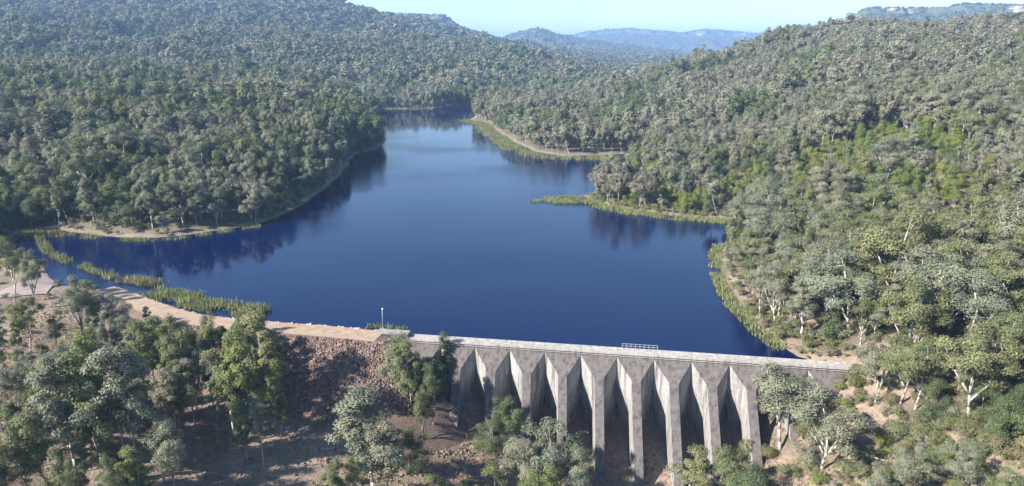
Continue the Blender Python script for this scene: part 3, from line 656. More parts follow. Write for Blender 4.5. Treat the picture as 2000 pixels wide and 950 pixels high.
#HEROES
# base px, base py, top py, kind, leaves, bark, width, label
O_, G_, D_, B_, L_, S_ = M_OLIVE, M_GREY, M_DARK, M_BROWN, M_FRESH, M_SCRUB
W_, K_ = M_BARK_W, M_BARK_G
heroes = [
 (28, 592, 455, 'gum', O_, W_, 1.0, 'olive gum with two white trunks beside the boat ramp'),
 (66, 605, 480, 'gum', G_, K_, .8, 'grey-green gum between the boat ramp and the left picture edge'),
 (60, 690, 568, 'gum', L_, W_, 1.1, 'round yellow-green gum alone on the sandy clearing'),
 (170, 682, 537, 'gum', G_, K_, 1.0, 'dark forked gum between sandy clearing and the track'),
 (228, 690, 575, 'gum', G_, K_, 1.0, 'bushy grey gum hiding the bend of the embankment track'),
 (110, 690, 600, 'young', O_, K_, 1.0, 'small olive tree on the bare sand'),
 (268, 800, 622, 'slender', L_, K_, 1.2, 'light green tree behind the grove near the clearing'),
 (300, 770, 612, 'slender', O_, K_, 1.4, 'dark trunked tree at the back of the grove below the track'),
 (357, 815, 612, 'gum', O_, K_, .75, 'tall gum with leaning dark trunks in the middle of the grove'),
 (420, 745, 612, 'gum', O_, K_, .8, 'broad olive gum directly below the embankment road'),
 (393, 760, 640, 'gum', L_, K_, .8, 'yellowish gum below the reeds at the back of the grove'),
 (382, 830, 690, 'slender', G_, K_, 1.3, 'mid grove tree with pale grey feathery crown'),
 (458, 868, 675, 'slender', O_, W_, 1.25, 'slim white trunked gum left of the tallest grove trees'),
 (425, 845, 690, 'slender', G_, K_, 1.0, 'thin tree just left of the slim white gum'),
 (511, 870, 632, 'slender', L_, K_, 1.35, 'tall full leaved gum at the front of the grove edge'),
 (541, 812, 605, 'slender', O_, W_, 1.5, 'tallest gum of the grove whose top crosses the lake'),
 (500, 800, 640, 'gum', D_, K_, .7, 'dark gum behind the full leaved grove tree'),
 (527, 775, 650, 'gum', O_, K_, .6, 'narrow gum against the foot of the rockfill'),
 (548, 862, 775, 'young', L_, K_, 1.0, 'low light green tree at the right tip of the grove'),
 (535, 838, 700, 'slender', L_, W_, .9, 'thin double trunk tree beside the tallest gum'),
 (272, 935, 665, 'slender', G_, W_, 1.4, 'tall silvery gum at front of grove above the bottom edge'),
 (215, 950, 680, 'slender', O_, W_, 1.4, 'olive gum with three white stems near bottom left'),
 (160, 960, 690, 'slender', G_, W_, 1.5, 'pale stemmed gum standing behind the bottom left thicket'),
 (340, 975, 825, 'gum', G_, K_, 1.3, 'rounded silver grey tree at the front of the shaded clearing'),
 (60, 985, 800, 'gum', O_, W_, 1.1, 'olive gum in the bottom left corner'),
 (115, 985, 780, 'slender', O_, K_, 1.5, 'olive tree beside the bottom left corner gum'),
 (10, 900, 740, 'gum', G_, K_, .9, 'grey gum cut by the left picture edge low down'),
 (45, 840, 690, 'gum', G_, K_, 1.0, 'spreading grey gum left of the grove'),
 (100, 870, 690, 'slender', O_, K_, 1.4, 'dense tree between the spreading gum and the grove'),
 (185, 850, 650, 'slender', L_, K_, 1.4, 'green feathery tree at the left end of the grove'),
 (135, 800, 665, 'gum', G_, W_, .8, 'grey gum at the edge of the sandy clearing'),
 (320, 880, 720, 'slender', B_, W_, 1.3, 'brownish sparse tree in the front of the grove'),
 (355, 870, 730, 'slender', O_, K_, 1.2, 'dark olive tree shading the grove floor'),
 (238, 1010, 930, 'young', L_, K_, 1.0, 'light green treetop at the bottom edge below the grove'),
 (735, 1000, 770, 'slender', G_, W_, 2.0, 'wide grey-green gum with white trunk at the clearing edge'),
 (762, 985, 810, 'slender', B_, W_, 1.6, 'brownish gum just right of the wide white trunked one'),
 (785, 808, 672, 'scraggly', G_, W_, 1.2, 'white branched thin gum before the first dam buttress'),
 (812, 800, 655, 'slender', O_, W_, 1.7, 'olive gum covering the left end of the dam'),
 (850, 826, 690, 'slender', D_, K_, 1.7, 'dark full gum against the second buttress'),
 (826, 868, 765, 'gum', O_, K_, .9, 'low olive gum under the dark full one'),
 (808, 930, 830, 'bushy', D_, K_, 1.2, 'dark green bushy tree above the bottom gully'),
 (845, 1030, 915, 'gum', L_, K_, 1.1, 'yellow-green treetop at the bottom edge left of the gully'),
 (905, 1010, 925, 'young', O_, K_, 1.0, 'small treetop at the bottom edge in the gully'),
 (995, 882, 778, 'gum', D_, K_, 1.1, 'dark round gum before the third and fourth bays'),
 (960, 885, 815, 'bushy', D_, K_, 1.3, 'low dark tree at the foot of the black stained buttress'),
 (1015, 985, 850, 'gum', G_, K_, 1.2, 'silvery gum low in front of the dam bays'),
 (1090, 985, 822, 'gum', G_, K_, 1.2, 'grey-green rounded gum hiding the foot of the fifth buttress'),
 (1055, 1020, 895, 'gum', L_, K_, 1.1, 'light green crown at the bottom edge before the dam'),
 (1125, 1010, 880, 'gum', G_, K_, 1.0, 'grey crown at bottom edge beside the shaded stream bed'),
 (975, 1030, 915, 'young', L_, K_, 1.2, 'yellow-green young tree at bottom edge before the dam'),
 (1335, 990, 862, 'slender', O_, W_, 2.0, 'narrow olive gum in front of the seventh bay'),
 (1400, 975, 862, 'gum', O_, W_, 1.0, 'olive gum before the two rightmost open bays'),
 (1430, 1000, 870, 'gum', O_, K_, .9, 'second olive gum touching the last pale buttress'),
 (1448, 905, 853, 'young', L_, K_, 1.0, 'small bright green tree at the last pale buttress'),
 (1523, 882, 706, 'scraggly', G_, W_, 1.35, 'tall white trunked gum crossing the dam crest'),
 (1498, 850, 755, 'gum', G_, K_, .9, 'grey-green tree left of the tall white trunked gum'),
 (1604, 918, 740, 'gum', G_, W_, 1.15, 'wide grey gum with pale forked trunk below the right end of the dam'),
 (1706, 795, 655, 'gum', G_, W_, 1.0, 'gum with crooked white trunk beside the end of the dam'),
 (1785, 805, 655, 'gum', O_, W_, 1.15, 'large fresh green gum with thick white trunk on the scrubby slope'),
 (1870, 768, 700, 'gum', G_, W_, 1.1, 'small gum with white fork on the scrubby slope'),
 (1985, 720, 620, 'gum', L_, W_, 1.3, 'light green gum at the right edge above the scrub'),
 (1860, 548, 502, 'dead', G_, W_, 1.5, 'bare white multi stemmed dead tree on the right hillside'),
 (1460, 1010, 905, 'bushy', D_, K_, 1.5, 'dark green tree in the shade at the bottom edge'),
 (1780, 985, 875, 'gum', G_, K_, 1.3, 'silver grey gum low on the scrubby slope'),
 (1880, 960, 860, 'gum', G_, K_, 1.1, 'grey crown among pale rocks on the scrubby slope'),
 (1700, 990, 900, 'young', G_, K_, 1.3, 'pale grey sapling with fallen branch near bottom right'),
 (1960, 1000, 900, 'gum', O_, K_, 1.1, 'olive crown in the bottom right corner'),
 (1740, 250, 178, 'dead', G_, W_, 1.6, 'spreading white branched tree above the lime green thicket'),
 (300, 450, 340, 'slender', G_, W_, 1.4, 'tall white trunk gum at the far left shore'),
 (137, 441, 350, 'slender', D_, W_, 1.2, 'left one of two white trunks on the sandy far shore'),
 (188, 450, 345, 'slender', G_, W_, 1.3, 'leaning white trunk on the sandy far shore'),
]
rnd = random.Random(11); HPOS = []
for k, (bx, by, ty, kind, lm, bk, wd, lab) in enumerate(heroes):
    x, y, z = hit(bx, min(by, 1060)) if by <= 1060 else hit(bx, 1060)
    # height so that the top reaches the picture row
    d = ray(bx, ty); t = math.hypot(x, y) / math.hypot(d[0], d[1]); h = max(3.0, CAM_H + d[2] * t - z)
    HPOS.append((x, y, h * .3))
    nm = 'dead_tree' if kind == 'dead' else 'eucalyptus_tree'
    place_tree(x, y, h * 1.02, kind, lm, bk, 1 + k % (5 if kind == 'gum' else 4), rnd.uniform(0, 6.28), lab, None, nm, 'tree', wd * (.78 if kind == 'slender' else .8 if bx < 900 else 1.0))
GR = 0
marks = [(28, 592, 'the boat ramp gum'), (60, 690, 'the round yellow-green gum'), (170, 682, 'the dark forked gum'), (357, 815, 'the gum with leaning trunks'), (420, 745, 'the broad gum under the road'), (541, 812, 'the tallest gum'), (272, 935, 'the tall silvery gum'), (340, 960, 'the rounded silver grey tree'), (60, 975, 'the bottom left corner gum'), (45, 840, 'the spreading grey gum'), (185, 850, 'the green feathery tree')]
for gx0, gx1, gy0, gy1, ng_ in ((-20, 120, 700, 760, 4), (180, 330, 680, 740, 6), (450, 540, 870, 930, 2), (-30, 150, 760, 1050, 13), (150, 330, 730, 1050, 22), (330, 460, 720, 860, 11), (400, 530, 715, 765, 6), (640, 700, 960, 1050, 2), (790, 870, 780, 850, 3)):
    c_ = 0; tries = 0
    while c_ < ng_ and tries < 200:
        tries += 1; bx, by = rnd.uniform(gx0, gx1), rnd.uniform(gy0, gy1); x, y, z = hit(bx, by)
        if min((x - a) ** 2 + (y - b) ** 2 for a, b, _ in HPOS) < 7: continue
        HPOS.append((x, y, 1)); c_ += 1; GR += 1; kind = rnd.choice(['slender', 'slender', 'slender', 'gum']); lm = rnd.choice([O_, G_, G_, O_, L_, D_]); bk = rnd.choice([W_, K_]); hh = (rnd.uniform(9, 14) if bx < 330 or by < 745 else rnd.uniform(14, 21)) if by < 860 else rnd.uniform(11, 16)
        mk = min(marks, key=lambda m_: math.hypot(bx - m_[0], by - m_[1])); rel = 'behind' if by < mk[1] - 25 else 'in front of' if by > mk[1] + 25 else 'left of' if bx < mk[0] else 'right of'
        tone = {O_.name: 'olive', G_.name: 'grey-green', L_.name: 'yellow-green', D_.name: 'dark green'}[lm.name]
        place_tree(x, y, hh, kind, lm, bk, rnd.randint(1, 4), rnd.uniform(0, 6.28), f"{'slim' if kind == 'slender' else 'forked'} {tone} {'pale' if bk is W_ else 'grey'} trunked tree {rel} {mk[2]}", f'grove trees {rel} {mk[2]}', 'eucalyptus_tree', 'tree', rnd.uniform(.75, 1.0) * (1 if kind == 'slender' else .75))
HPOS = np.array(HPOS)

# --- forest points, spaced by distance
def scatter(y0, y1, sp, seed, jit=.9, fov=.86):
    r = np.random.RandomState(seed); ys = np.arange(y0, y1, sp); out = []
    for y in ys:
        w = fov * y + 40; xs = np.arange(-w, w, sp); out.append(np.stack([xs, np.full(len(xs), y)], 1))
    P = np.concatenate(out); P += (r.rand(*P.shape) - .5) * sp * jit * 1.6; return P
def px_patch(lst):
    return np.array([(*hit(px, py + (22 if py > 180 else 0))[:2], rad) for px, py, rad in lst])
LIME = px_patch([(1230, 372, 12), (1290, 370, 13), (1350, 385, 12), (1400, 370, 14), (1450, 350, 12), (1650, 290, 22), (1720, 275, 24), (1780, 290, 22), (1620, 330, 20), (1700, 340, 26), (1780, 360, 24), (1850, 340, 16), (1830, 440, 12), (1900, 470, 10), (1960, 420, 14), (1700, 400, 12), (1810, 545, 7), (1250, 330, 14), (1480, 320, 14),
                 (330, 230, 18), (480, 225, 16), (60, 210, 18), (250, 260, 12)])
CLEAR = px_patch([(100, 140, 16), (340, 138, 18)])
def in_patch(P, L, f=1.0):
    m = np.zeros(len(P), bool)
    for x, y, rad in L: m |= (P[:, 0] - x) ** 2 + (P[:, 1] - y) ** 2 < (rad * f) ** 2
    return m
def damcoord(P):
    q = P - A; return q @ DU, q @ DN
def allowed(P, margin=3.0):
    d = look(P[:, 0], P[:, 1], D2); s = look(P[:, 0], P[:, 1], S2)
    u, n = damcoord(P)
    ok = (d > np.where((P[:, 0] < -20) & (P[:, 1] > 262), .4, 2.0))
    ok &= ~((s > -4) & (P[:, 0] < 73) & (P[:, 1] > 60) & (P[:, 0] > -75))      # valley below the dam is placed by hand
    ok &= ~((P[:, 0] <= -75) & (P[:, 1] < 234) & (P[:, 0] > -185))   # clearing
    ok &= ~((u > 70) & (u < 103) & (n > -5) & (n < 4))
    e = sdf(P, np.concatenate([EMBL + EMBN * 7, (EMBL - EMBN * 7)[::-1]])); ok &= e > 1
    ok &= ~in_patch(P, CLEAR)
    for x, y, hh in HPOS: ok &= (P[:, 0] - x) ** 2 + (P[:, 1] - y) ** 2 > 9
    return ok
rs = np.random.RandomState(42)
P1 = scatter(70, 470, 4.9, 1); P1 = P1[allowed(P1)]
# thin the scrubby slope at the lower right
pj = np.array([project(x, y, z) for x, y, z in zip(P1[:, 0], P1[:, 1], look(P1[:, 0], P1[:, 1]))])
scrub = (pj[:, 1] > 715) & (pj[:, 0] > 1500)
keep = ~scrub | (rs.rand(len(P1)) < .38); P1 = P1[keep]
P2 = scatter(470, 950, 6.2, 2); P2 = P2[allowed(P2)]
P3 = scatter(950, 1650, 9.0, 3); P3 = P3[allowed(P3)]
P4 = scatter(1650, 2900, 15.0, 4); P4 = P4[allowed(P4)]
def attrs(P, seed, base, var):
    r = np.random.RandomState(seed); z = look(P[:, 0], P[:, 1])
    h = base * (1 + var * (r.rand(len(P)) - .5)) * (0.55 + .95 * fbm(P[:, 0] / 32, P[:, 1] / 32, 3)) * np.where(r.rand(len(P)) < .08, 1.22, 1.0); return z, h
z1, h1 = attrs(P1, 5, 13.0, .8); z2, h2 = attrs(P2, 6, 15, .7); z3, h3 = attrs(P3, 7, 17.0, .6); z4, h4 = attrs(P4, 8, 18, .5)
def classes(P, seed):
    """0 gum grey, 1 gum olive, 2 gum brown, 3 slender grey, 4 bushy dark, 5 bushy lime, 6 scraggly grey"""
    r = np.random.RandomState(seed); n = len(P); u = r.rand(n); right = P[:, 0] > (0.03 * P[:, 1]); nz = fbm(P[:, 0] / 55 + 9, P[:, 1] / 55, 3)
    c = np.zeros(n, int)
    n2 = fbm(P[:, 0] / 38 + 50, P[:, 1] / 60 + 3, 3); nz = nz + (r.rand(n) - .5) * .16; n2 = n2 + (r.rand(n) - .5) * .18
    cr = np.where(n2 > .555, 2, np.where(n2 > .47, np.where(u < .5, 2, 0), np.where(n2 > .40, np.where(u < .5, 0, 1), np.where(u < .55, 4, 1)))); cr = np.where(u > .86, 6, cr); cr = np.where((u > .80) & (u < .88), 3, cr)
    near_ = P[:, 1] < 230; cr = np.where(near_ & (cr == 2) & (r.rand(n) < .7), 1, cr)
    cl = np.where(nz > .57, np.where(u < .5, 2, 0), np.where(nz > .49, np.where(u < .6, 0, 1), np.where(nz > .42, np.where(u < .5, 3, 1), np.where(u < .7, 4, 1)))); cl = np.where(u > .93, 6, cl)
    c = np.where(right, cr, cl); lime = in_patch(P, LIME, .85) & (fbm(P[:, 0] / 14, P[:, 1] / 14, 3) + .12 * r.rand(n) > .40); c = np.where(lime & (r.rand(n) < .9), 5, c); return c
c1, c2, c3, c4 = classes(P1, 1), classes(P2, 2), classes(P3, 3), classes(P4, 4)
h1 = np.where(c1 == 4, np.minimum(h1, np.where(P1[:, 0] > 20, 8.5, 11.5)), h1)
h1 = np.where(c1 == 5, h1 * .55, h1); h2 = np.where(c2 == 5, h2 * .6, h2)
LF = LIME.copy(); LF[:, :2] *= (1 - 18 / np.linalg.norm(LIME[:, :2], axis=1))[:, None]
h1 = np.where(in_patch(P1, LF) & (c1 != 5) & (rs.rand(len(P1)) < .75), np.minimum(h1, 6.5), h1)
KIND = {0: ('gum', M_GREY, W_), 1: ('gum', M_OLIVE, W_), 2: ('gum', M_BROWN, W_), 3: ('slender', M_GREY, W_), 4: ('bushy', M_DARK, K_), 5: ('bushy', M_LIME, K_), 6: ('scraggly', M_GREY, W_)}
LM = [(10, 330, 'the left picture edge above the inlet'), (250, 250, 'the pale limbs high in the left forest'), (470, 300, 'the canopy above the left shore bend'), (320, 345, 'the canopy above the left reed fringe'), (90, 240, 'the dense canopy at far left'), (620, 280, 'the tip of the left wooded point'), (1880, 300, 'the grey canopy at the right picture edge'), (1560, 520, 'the canopy left of the dead tree'), (1860, 520, 'the bare white dead tree'), (1785, 700, 'the large fresh green gum'), (1706, 700, 'the gum with the crooked white trunk'), (1590, 690, 'the right end of the dam'), (1420, 520, 'the right shore reed fringe'), (1450, 430, 'the reedy cove on the right shore'),
      (1460, 620, 'the narrow bend of the right shore'), (1640, 560, 'the pale trunks over the right shore'), (1960, 420, 'the lime green patch at the right edge'), (1700, 330, 'the lime green thicket on the hillside'), (1400, 370, 'the green thicket on the wooded point'), (1200, 360, 'the tip of the wooded point'),
      (1985, 620, 'the light green gum at the right edge'), (1880, 880, 'the pale rocks on the scrubby slope'), (160, 440, 'the white trunks on the sandy far shore'), (20, 560, 'the gum with two white trunks'), (350, 450, 'the left shore reed fringe'), (520, 420, 'the shaded bend of the left shore'), (1560, 430, 'the dense canopy behind the cove'), (1830, 600, 'the slope under the dead tree'), (1740, 470, 'the canopy above the dead tree')]
# --- the largest in view become objects of their own
q = np.array([project(x, y, z + h * .6) for x, y, z, h in zip(P1[:, 0], P1[:, 1], z1, h1)])
size = np.where((q[:, 0] > -25) & (q[:, 0] < 2025) & (q[:, 1] > -10) & (q[:, 1] < 960) & (q[:, 2] > 0), h1 / np.maximum(q[:, 2], 1), 0)
order = np.argsort(-size); n_ind = 296 - len(heroes) - GR; ind = [i for i in order[:n_ind] if size[i] > 0]
isind = np.zeros(len(P1), bool); isind[ind] = True
adj = {0: 'grey-green gum', 1: 'olive gum', 2: 'brown tinged gum', 3: 'slender grey gum', 4: 'dark bushy tree', 5: 'lime green bushy tree', 6: 'sparse white branched gum'}
for i in ind:
    kind, lm, bk = KIND[c1[i]]; px_, py_, _ = q[i]
    best = min(LM, key=lambda l: math.hypot(px_ - l[0], (py_ - l[1]) * 1.6)); dx_, dy_ = px_ - best[0], py_ - best[1]
    rel = ('just beside' if math.hypot(dx_, dy_) < 35 else ('up behind' if dy_ < 0 else 'below') if abs(dy_) * 1.3 > abs(dx_) else ('right of' if dx_ > 0 else 'left of'))
    far_ = 'well ' if math.hypot(dx_, dy_) > 110 and rel not in ('just beside',) else ''
    sz = 'tall' if h1[i] > 15 else ('mid sized' if h1[i] > 11.5 else 'small'); wd_ = rs.uniform(.95, 1.35); key = f"{sz} {'broad' if wd_ > 1.15 else 'narrow'} {adj[c1[i]]} {far_}{rel} {best[2]}"
    if len(key.split()) > 15: key = key.replace(sz + ' ', '', 1) if len(key.split()) < 18 else f'{adj[c1[i]]} {rel} {best[2]}'
    place_tree(P1[i][0], P1[i][1], h1[i], kind, lm, bk, 1 + int(i) % 4, rs.rand() * 6.28, key, 'trees ' + far_ + rel + ' ' + best[2], 'eucalyptus_tree' if c1[i] not in (4, 5) else 'bushy_tree', 'tree', wd_)

# --- the rest of the forest: instanced trees
def source(meshes, nm):
    c = bpy.data.collections.new(nm)
    for k, me in enumerate(meshes):
        o = bpy.data.objects.new(f'{nm}_{k:03d}', me); c.objects.link(o)
    return c
def instancer(name, P, z, scl, rot, idx, coll, label):
    me = bpy.data.meshes.new(name); me.vertices.add(len(P)); me.vertices.foreach_set('co', np.stack([P[:, 0], P[:, 1], z], 1).astype(np.float32).ravel())
    for nm, ty, v in (('idx', 'INT', idx.astype(np.int32)), ('rot', 'FLOAT', rot.astype(np.float32))):
        a = me.attributes.new(nm, ty, 'POINT'); a.data.foreach_set('value', v)
    a = me.attributes.new('scl', 'FLOAT_VECTOR', 'POINT'); a.data.foreach_set('vector', scl.astype(np.float32).ravel()); me.update()
    o = link(name, me, label=label, kind='stuff')
    ng = bpy.data.node_groups.new(name, 'GeometryNodeTree'); ng.interface.new_socket('Geometry', in_out='INPUT', socket_type='NodeSocketGeometry'); ng.interface.new_socket('Geometry', in_out='OUTPUT', socket_type='NodeSocketGeometry')
    gi = ng.nodes.new('NodeGroupInput'); go = ng.nodes.new('NodeGroupOutput'); ci = ng.nodes.new('GeometryNodeCollectionInfo'); ci.inputs[0].default_value = coll
    ci.inputs['Separate Children'].default_value = True; ci.inputs['Reset Children'].default_value = True
    ip = ng.nodes.new('GeometryNodeInstanceOnPoints'); ip.inputs['Pick Instance'].default_value = True
    def na(n_, t_):
        a = ng.nodes.new('GeometryNodeInputNamedAttribute'); a.data_type = t_; a.inputs[0].default_value = n_; return a.outputs[0]
    cx = ng.nodes.new('ShaderNodeCombineXYZ'); ng.links.new(na('rot', 'FLOAT'), cx.inputs[2])
    ng.links.new(gi.outputs[0], ip.inputs['Points']); ng.links.new(ci.outputs[0], ip.inputs['Instance']); ng.links.new(na('idx', 'INT'), ip.inputs['Instance Index'])
    ng.links.new(cx.outputs[0], ip.inputs['Rotation']); ng.links.new(na('scl', 'FLOAT_VECTOR'), ip.inputs['Scale']); ng.links.new(ip.outputs[0], go.inputs[0])
    m = o.modifiers.new('scatter', 'NODES'); m.node_group = ng; return o
def library(nm, nleaf, leaf, per=3, sides=3):
    out = []
    for c in range(7):
        kind, lm, bk = KIND[c]; f = {'gum': 1, 'slender': .85, 'bushy': 1.0, 'scraggly': .6}[kind]
        for k in range(per): out.append(tree_joined(nm, 100 + c * 10 + k, kind, int(nleaf * f), leaf, bk, lm, sides))
    return source(out, nm)
def forest(name, P, z, h, c, nleaf, leaf, per, seed, label, wide=(.66, 1.02)):
    r = np.random.RandomState(seed); n = len(P); s = h / 14.0; w = s * r.uniform(*wide, n)
    coll = library('source_' + label.split()[0], nleaf, leaf, per)
    return instancer(name, P, z - .3, np.stack([w, w, s], 1), r.rand(n) * 6.28, c * per + r.randint(0, per, n), coll, label)
m1 = ~isind
forest('forest', P1[m1], z1[m1], h1[m1], c1[m1], 3200, .29, 4, 21, 'near gum forest filling both sides of the lake')
forest('forest', P2, z2, h2, c2, 1300, .45, 4, 22, 'middle distance gum forest on the slopes behind the lake')
forest('forest', P3, z3, h3, c3, 340, .88, 3, 23, 'distant eucalypt forest on the mountain foothills', (.9, 1.25))
forest('forest', P4, z4, h4, c4, 150, 1.4, 2, 24, 'faraway forest covering the big mountain at the left', (1.2, 1.7))
# --- undergrowth
U1 = scatter(66, 330, 2.2, 31); d = look(U1[:, 0], U1[:, 1], D2); s = look(U1[:, 0], U1[:, 1], S2); u, n = damcoord(U1)
zz_ = look(U1[:, 0], U1[:, 1])
ok = (d > 1.0) & ~((n > -5) & (n < 30) & (u > -8) & (u < 84)) & (sdf(U1, np.concatenate([EMBL + EMBN * 16, (EMBL - EMBN * 7)[::-1]])) > 1)
pr = np.array([project(x, y, z) for x, y, z in zip(U1[:, 0], U1[:, 1], zz_)])
dens = np.where((s > 0) & (U1[:, 0] < 60), .03, .75); dens = np.where((pr[:, 1] > 600) & (pr[:, 0] > 1400), 1.15, dens); dens = np.where((U1[:, 0] < -20) & (s < 0), .42, dens)
ok &= np.random.RandomState(2).rand(len(U1)) < dens * (.5 + fbm(U1[:, 0] / 9, U1[:, 1] / 9, 3)); U1 = U1[ok]; zz_ = zz_[ok]
shr = []
for k, (lm, n_) in enumerate([(M_SCRUB, 3), (M_OLIVE, 2), (M_GREY, 2), (M_LIME, 1), (M_BROWN, 2)]):
    for j in range(n_): shr.append(tree_joined('undergrowth', 300 + k * 10 + j, 'shrub', 700, .62, K_, lm))
r = np.random.RandomState(77); nU = len(U1); sh = r.uniform(.9, 3.0, nU) / 14; wU = sh * r.uniform(1.0, 1.6, nU); iu = r.choice(10, nU, p=[.15, .15, .14, .12, .1, .08, .08, .04, .07, .07])
iu = np.where(in_patch(U1, LIME), 7, iu)
instancer('undergrowth', U1, zz_ - .05, np.stack([wU, wU, sh], 1), r.rand(nU) * 6.28, iu, source(shr, 'source_undergrowth'), 'low olive and brown scrub growing under and between the trees')
# --- larger bushes one can tell apart on the slope below the right end of the dam
bl = [(1500, 900), (1540, 935), (1575, 905), (1570, 860), (1600, 950), (1640, 880), (1650, 930), (1680, 850), (1690, 900), (1720, 880), (1735, 940), (1750, 850), (1760, 900), (1800, 860), (1820, 920), (1830, 870), (1850, 840), (1860, 900),
      (1890, 860), (1905, 920), (1910, 830), (1935, 880), (1950, 840), (1975, 900), (1990, 850), (1900, 780), (1940, 760), (1980, 790), (1680, 790), (1650, 800), (1740, 800), (1830, 780), (1620, 830), (1660, 760), (1560, 800)]
BM = [(1604, 918, 'the wide grey gum'), (1523, 882, 'the tall white trunked gum'), (1706, 795, 'the crooked white trunk'), (1785, 805, 'the large fresh green gum'), (1870, 768, 'the small forked gum'), (1780, 960, 'the low silver gum'), (1880, 930, 'the crown among pale rocks'), (1960, 960, 'the bottom right corner gum'), (1700, 950, 'the pale grey sapling'), (1980, 780, 'the right picture edge gum')]
for k, (bx, by) in enumerate(bl):
    x, y, z = hit(bx, by); mt = [M_SCRUB, M_OLIVE, M_GREY, M_SCRUB, M_LIME][k % 5]; an = ['yellowish', 'olive', 'silver grey', 'straw coloured', 'fresh green'][k % 5]
    mk = min(BM, key=lambda m_: math.hypot(bx - m_[0], by - m_[1])); dx_, dy_ = bx - mk[0], by - mk[1]; rel = ('above' if dy_ < 0 else 'below') if abs(dy_) > abs(dx_) else ('left of' if dx_ < 0 else 'right of')
    place_tree(x, y, rnd.uniform(2.6, 4.6), 'shrub', mt, K_, 40 + k % 3, rnd.uniform(0, 6.28), f'{an} bush {rel} {mk[2]} on the scrubby slope', f'bushes {rel} {mk[2]}', 'bush', 'bush', rnd.uniform(1, 1.5))

# ------------------------------------------------------------------ reeds
def reeds(name, path_px, o0, o1, dens, hgt, label, m, seed, world_pts=None):
    """band of upright blades along a path; o0..o1 metres to the right of the path"""
    P = np.array([on_z(*p, 0.0) for p in path_px]) if world_pts is None else np.array(world_pts); P = smooth_line(P, 5); Nr = normals2(P); r = np.random.RandomState(seed)
    seg = np.linalg.norm(np.diff(P, axis=0), axis=1); tot = seg.sum(); n = int(tot * abs(o1 - o0) * dens)
    i = r.choice(len(seg), n, p=seg / tot); f = r.rand(n)[:, None]; edge = (.65 + .6 * fbm(P[i, 0] / 5, P[i, 1] / 5, 3))[:, None]
    q = P[i] * (1 - f) + P[i + 1] * f + Nr[i] * ((o0 + (o1 - o0) * r.rand(n)[:, None] * edge))
    cl = fbm(q[:, 0] / 6, q[:, 1] / 6, 4); q = q[cl > (.34 if m is M_REED else .42) + .10 * r.rand(len(q))]; n = len(q)
    z = np.maximum(look(q[:, 0], q[:, 1]), -.3); h = hgt * (.55 + .8 * r.rand(n)) * (.6 + .8 * fbm(q[:, 0] / 2.5, q[:, 1] / 2.5, 2)); a = r.rand(n) * 6.28; w = .06 + .09 * r.rand(n)
    b = np.stack([q[:, 0], q[:, 1], z], 1); dx = np.stack([np.cos(a) * w, np.sin(a) * w, np.zeros(n)], 1); tip = b + np.stack([r.normal(size=n) * .22 * h, r.normal(size=n) * .22 * h, h], 1)
    V = np.stack([b - dx, b + dx, tip + dx * .35, tip - dx * .35], 1).reshape(-1, 3)
    mi = (r.rand(n) < (.35 if m is M_REED else .85)).astype(int)
    return link(name, mesh_np(name, V, np.arange(4 * n).reshape(-1, 4), (M_REED, M_REEDDRY), mi), label=label, kind='stuff')
reeds('reeds', [(95, 449), (140, 456), (200, 463), (245, 467), (300, 467), (360, 462), (420, 453), (505, 440)], 0, 4.2, 9, 1.0, 'thin green reed fringe along the far left shore', M_REED, 1)
reeds('reeds', [(1146, 391), (1180, 401), (1250, 414), (1330, 424), (1400, 428), (1450, 430)], -.5, 8.0, 8, 1.3, 'green reed belt along the front of the wooded point', M_REED, 2)
reeds('reeds', [(1072, 394), (1090, 393), (1120, 392), (1150, 392), (1180, 397)], -8.5, 8.5, 9, 1.2, 'reed spit reaching out into the lake from the wooded point', M_REED, 3)
reeds('reeds', [(1042, 396), (1056, 395), (1075, 394)], -3.5, 3.5, 9, 1.1, 'thin pointed tip of the reed spit', M_REED, 13)
reeds('reeds', [(917, 235), (955, 243), (966, 255), (1000, 278), (1045, 299), (1100, 307), (1190, 304)], -1, 15, 2.6, 1.6, 'pale reed edge along the second wooded point', M_REED, 4)
reeds('reeds', [(1406, 480), (1402, 510), (1414, 560), (1450, 612), (1490, 650), (1535, 684)], -1, 3.0, 12, .9, 'reed fringe on the right shore close to the dam', M_REED, 5)
reeds('reeds', [(75, 466), (95, 492), (130, 512), (175, 528), (215, 540)], -1.6, 1.6, 10, 1.5, 'reed strip curving across the shallow inlet', M_REED, 6)
reeds('reeds', [(205, 543), (250, 549), (300, 556), (345, 561)], -2.5, 3.2, 10, 1.5, 'straw coloured reed patch in front of the rocky bank', M_REEDDRY, 7)
reeds('reeds', [(285, 581), (340, 586), (400, 600), (450, 612), (500, 621)], -6.0, 3.5, 11, 1.6, 'tall green reed bed beside the embankment road', M_REED, 8)
reeds('reeds', [(725, 213), (785, 213), (845, 212)], 0, 9, 1.5, 2.0, 'thin pale reed line on the far shore', M_REED, 9)
reeds('reeds', [(715, 641), (745, 642), (790, 649)], -2.2, .6, 14, .9, 'tuft of reeds at the foot of the lamp post', M_REED, 10)
reeds('reeds', [(-20, 476), (20, 466), (60, 456), (100, 458), (140, 458)], -1, 5, 8, 1.6, 'dry brown reeds at the head of the inlet', M_REEDDRY, 11)

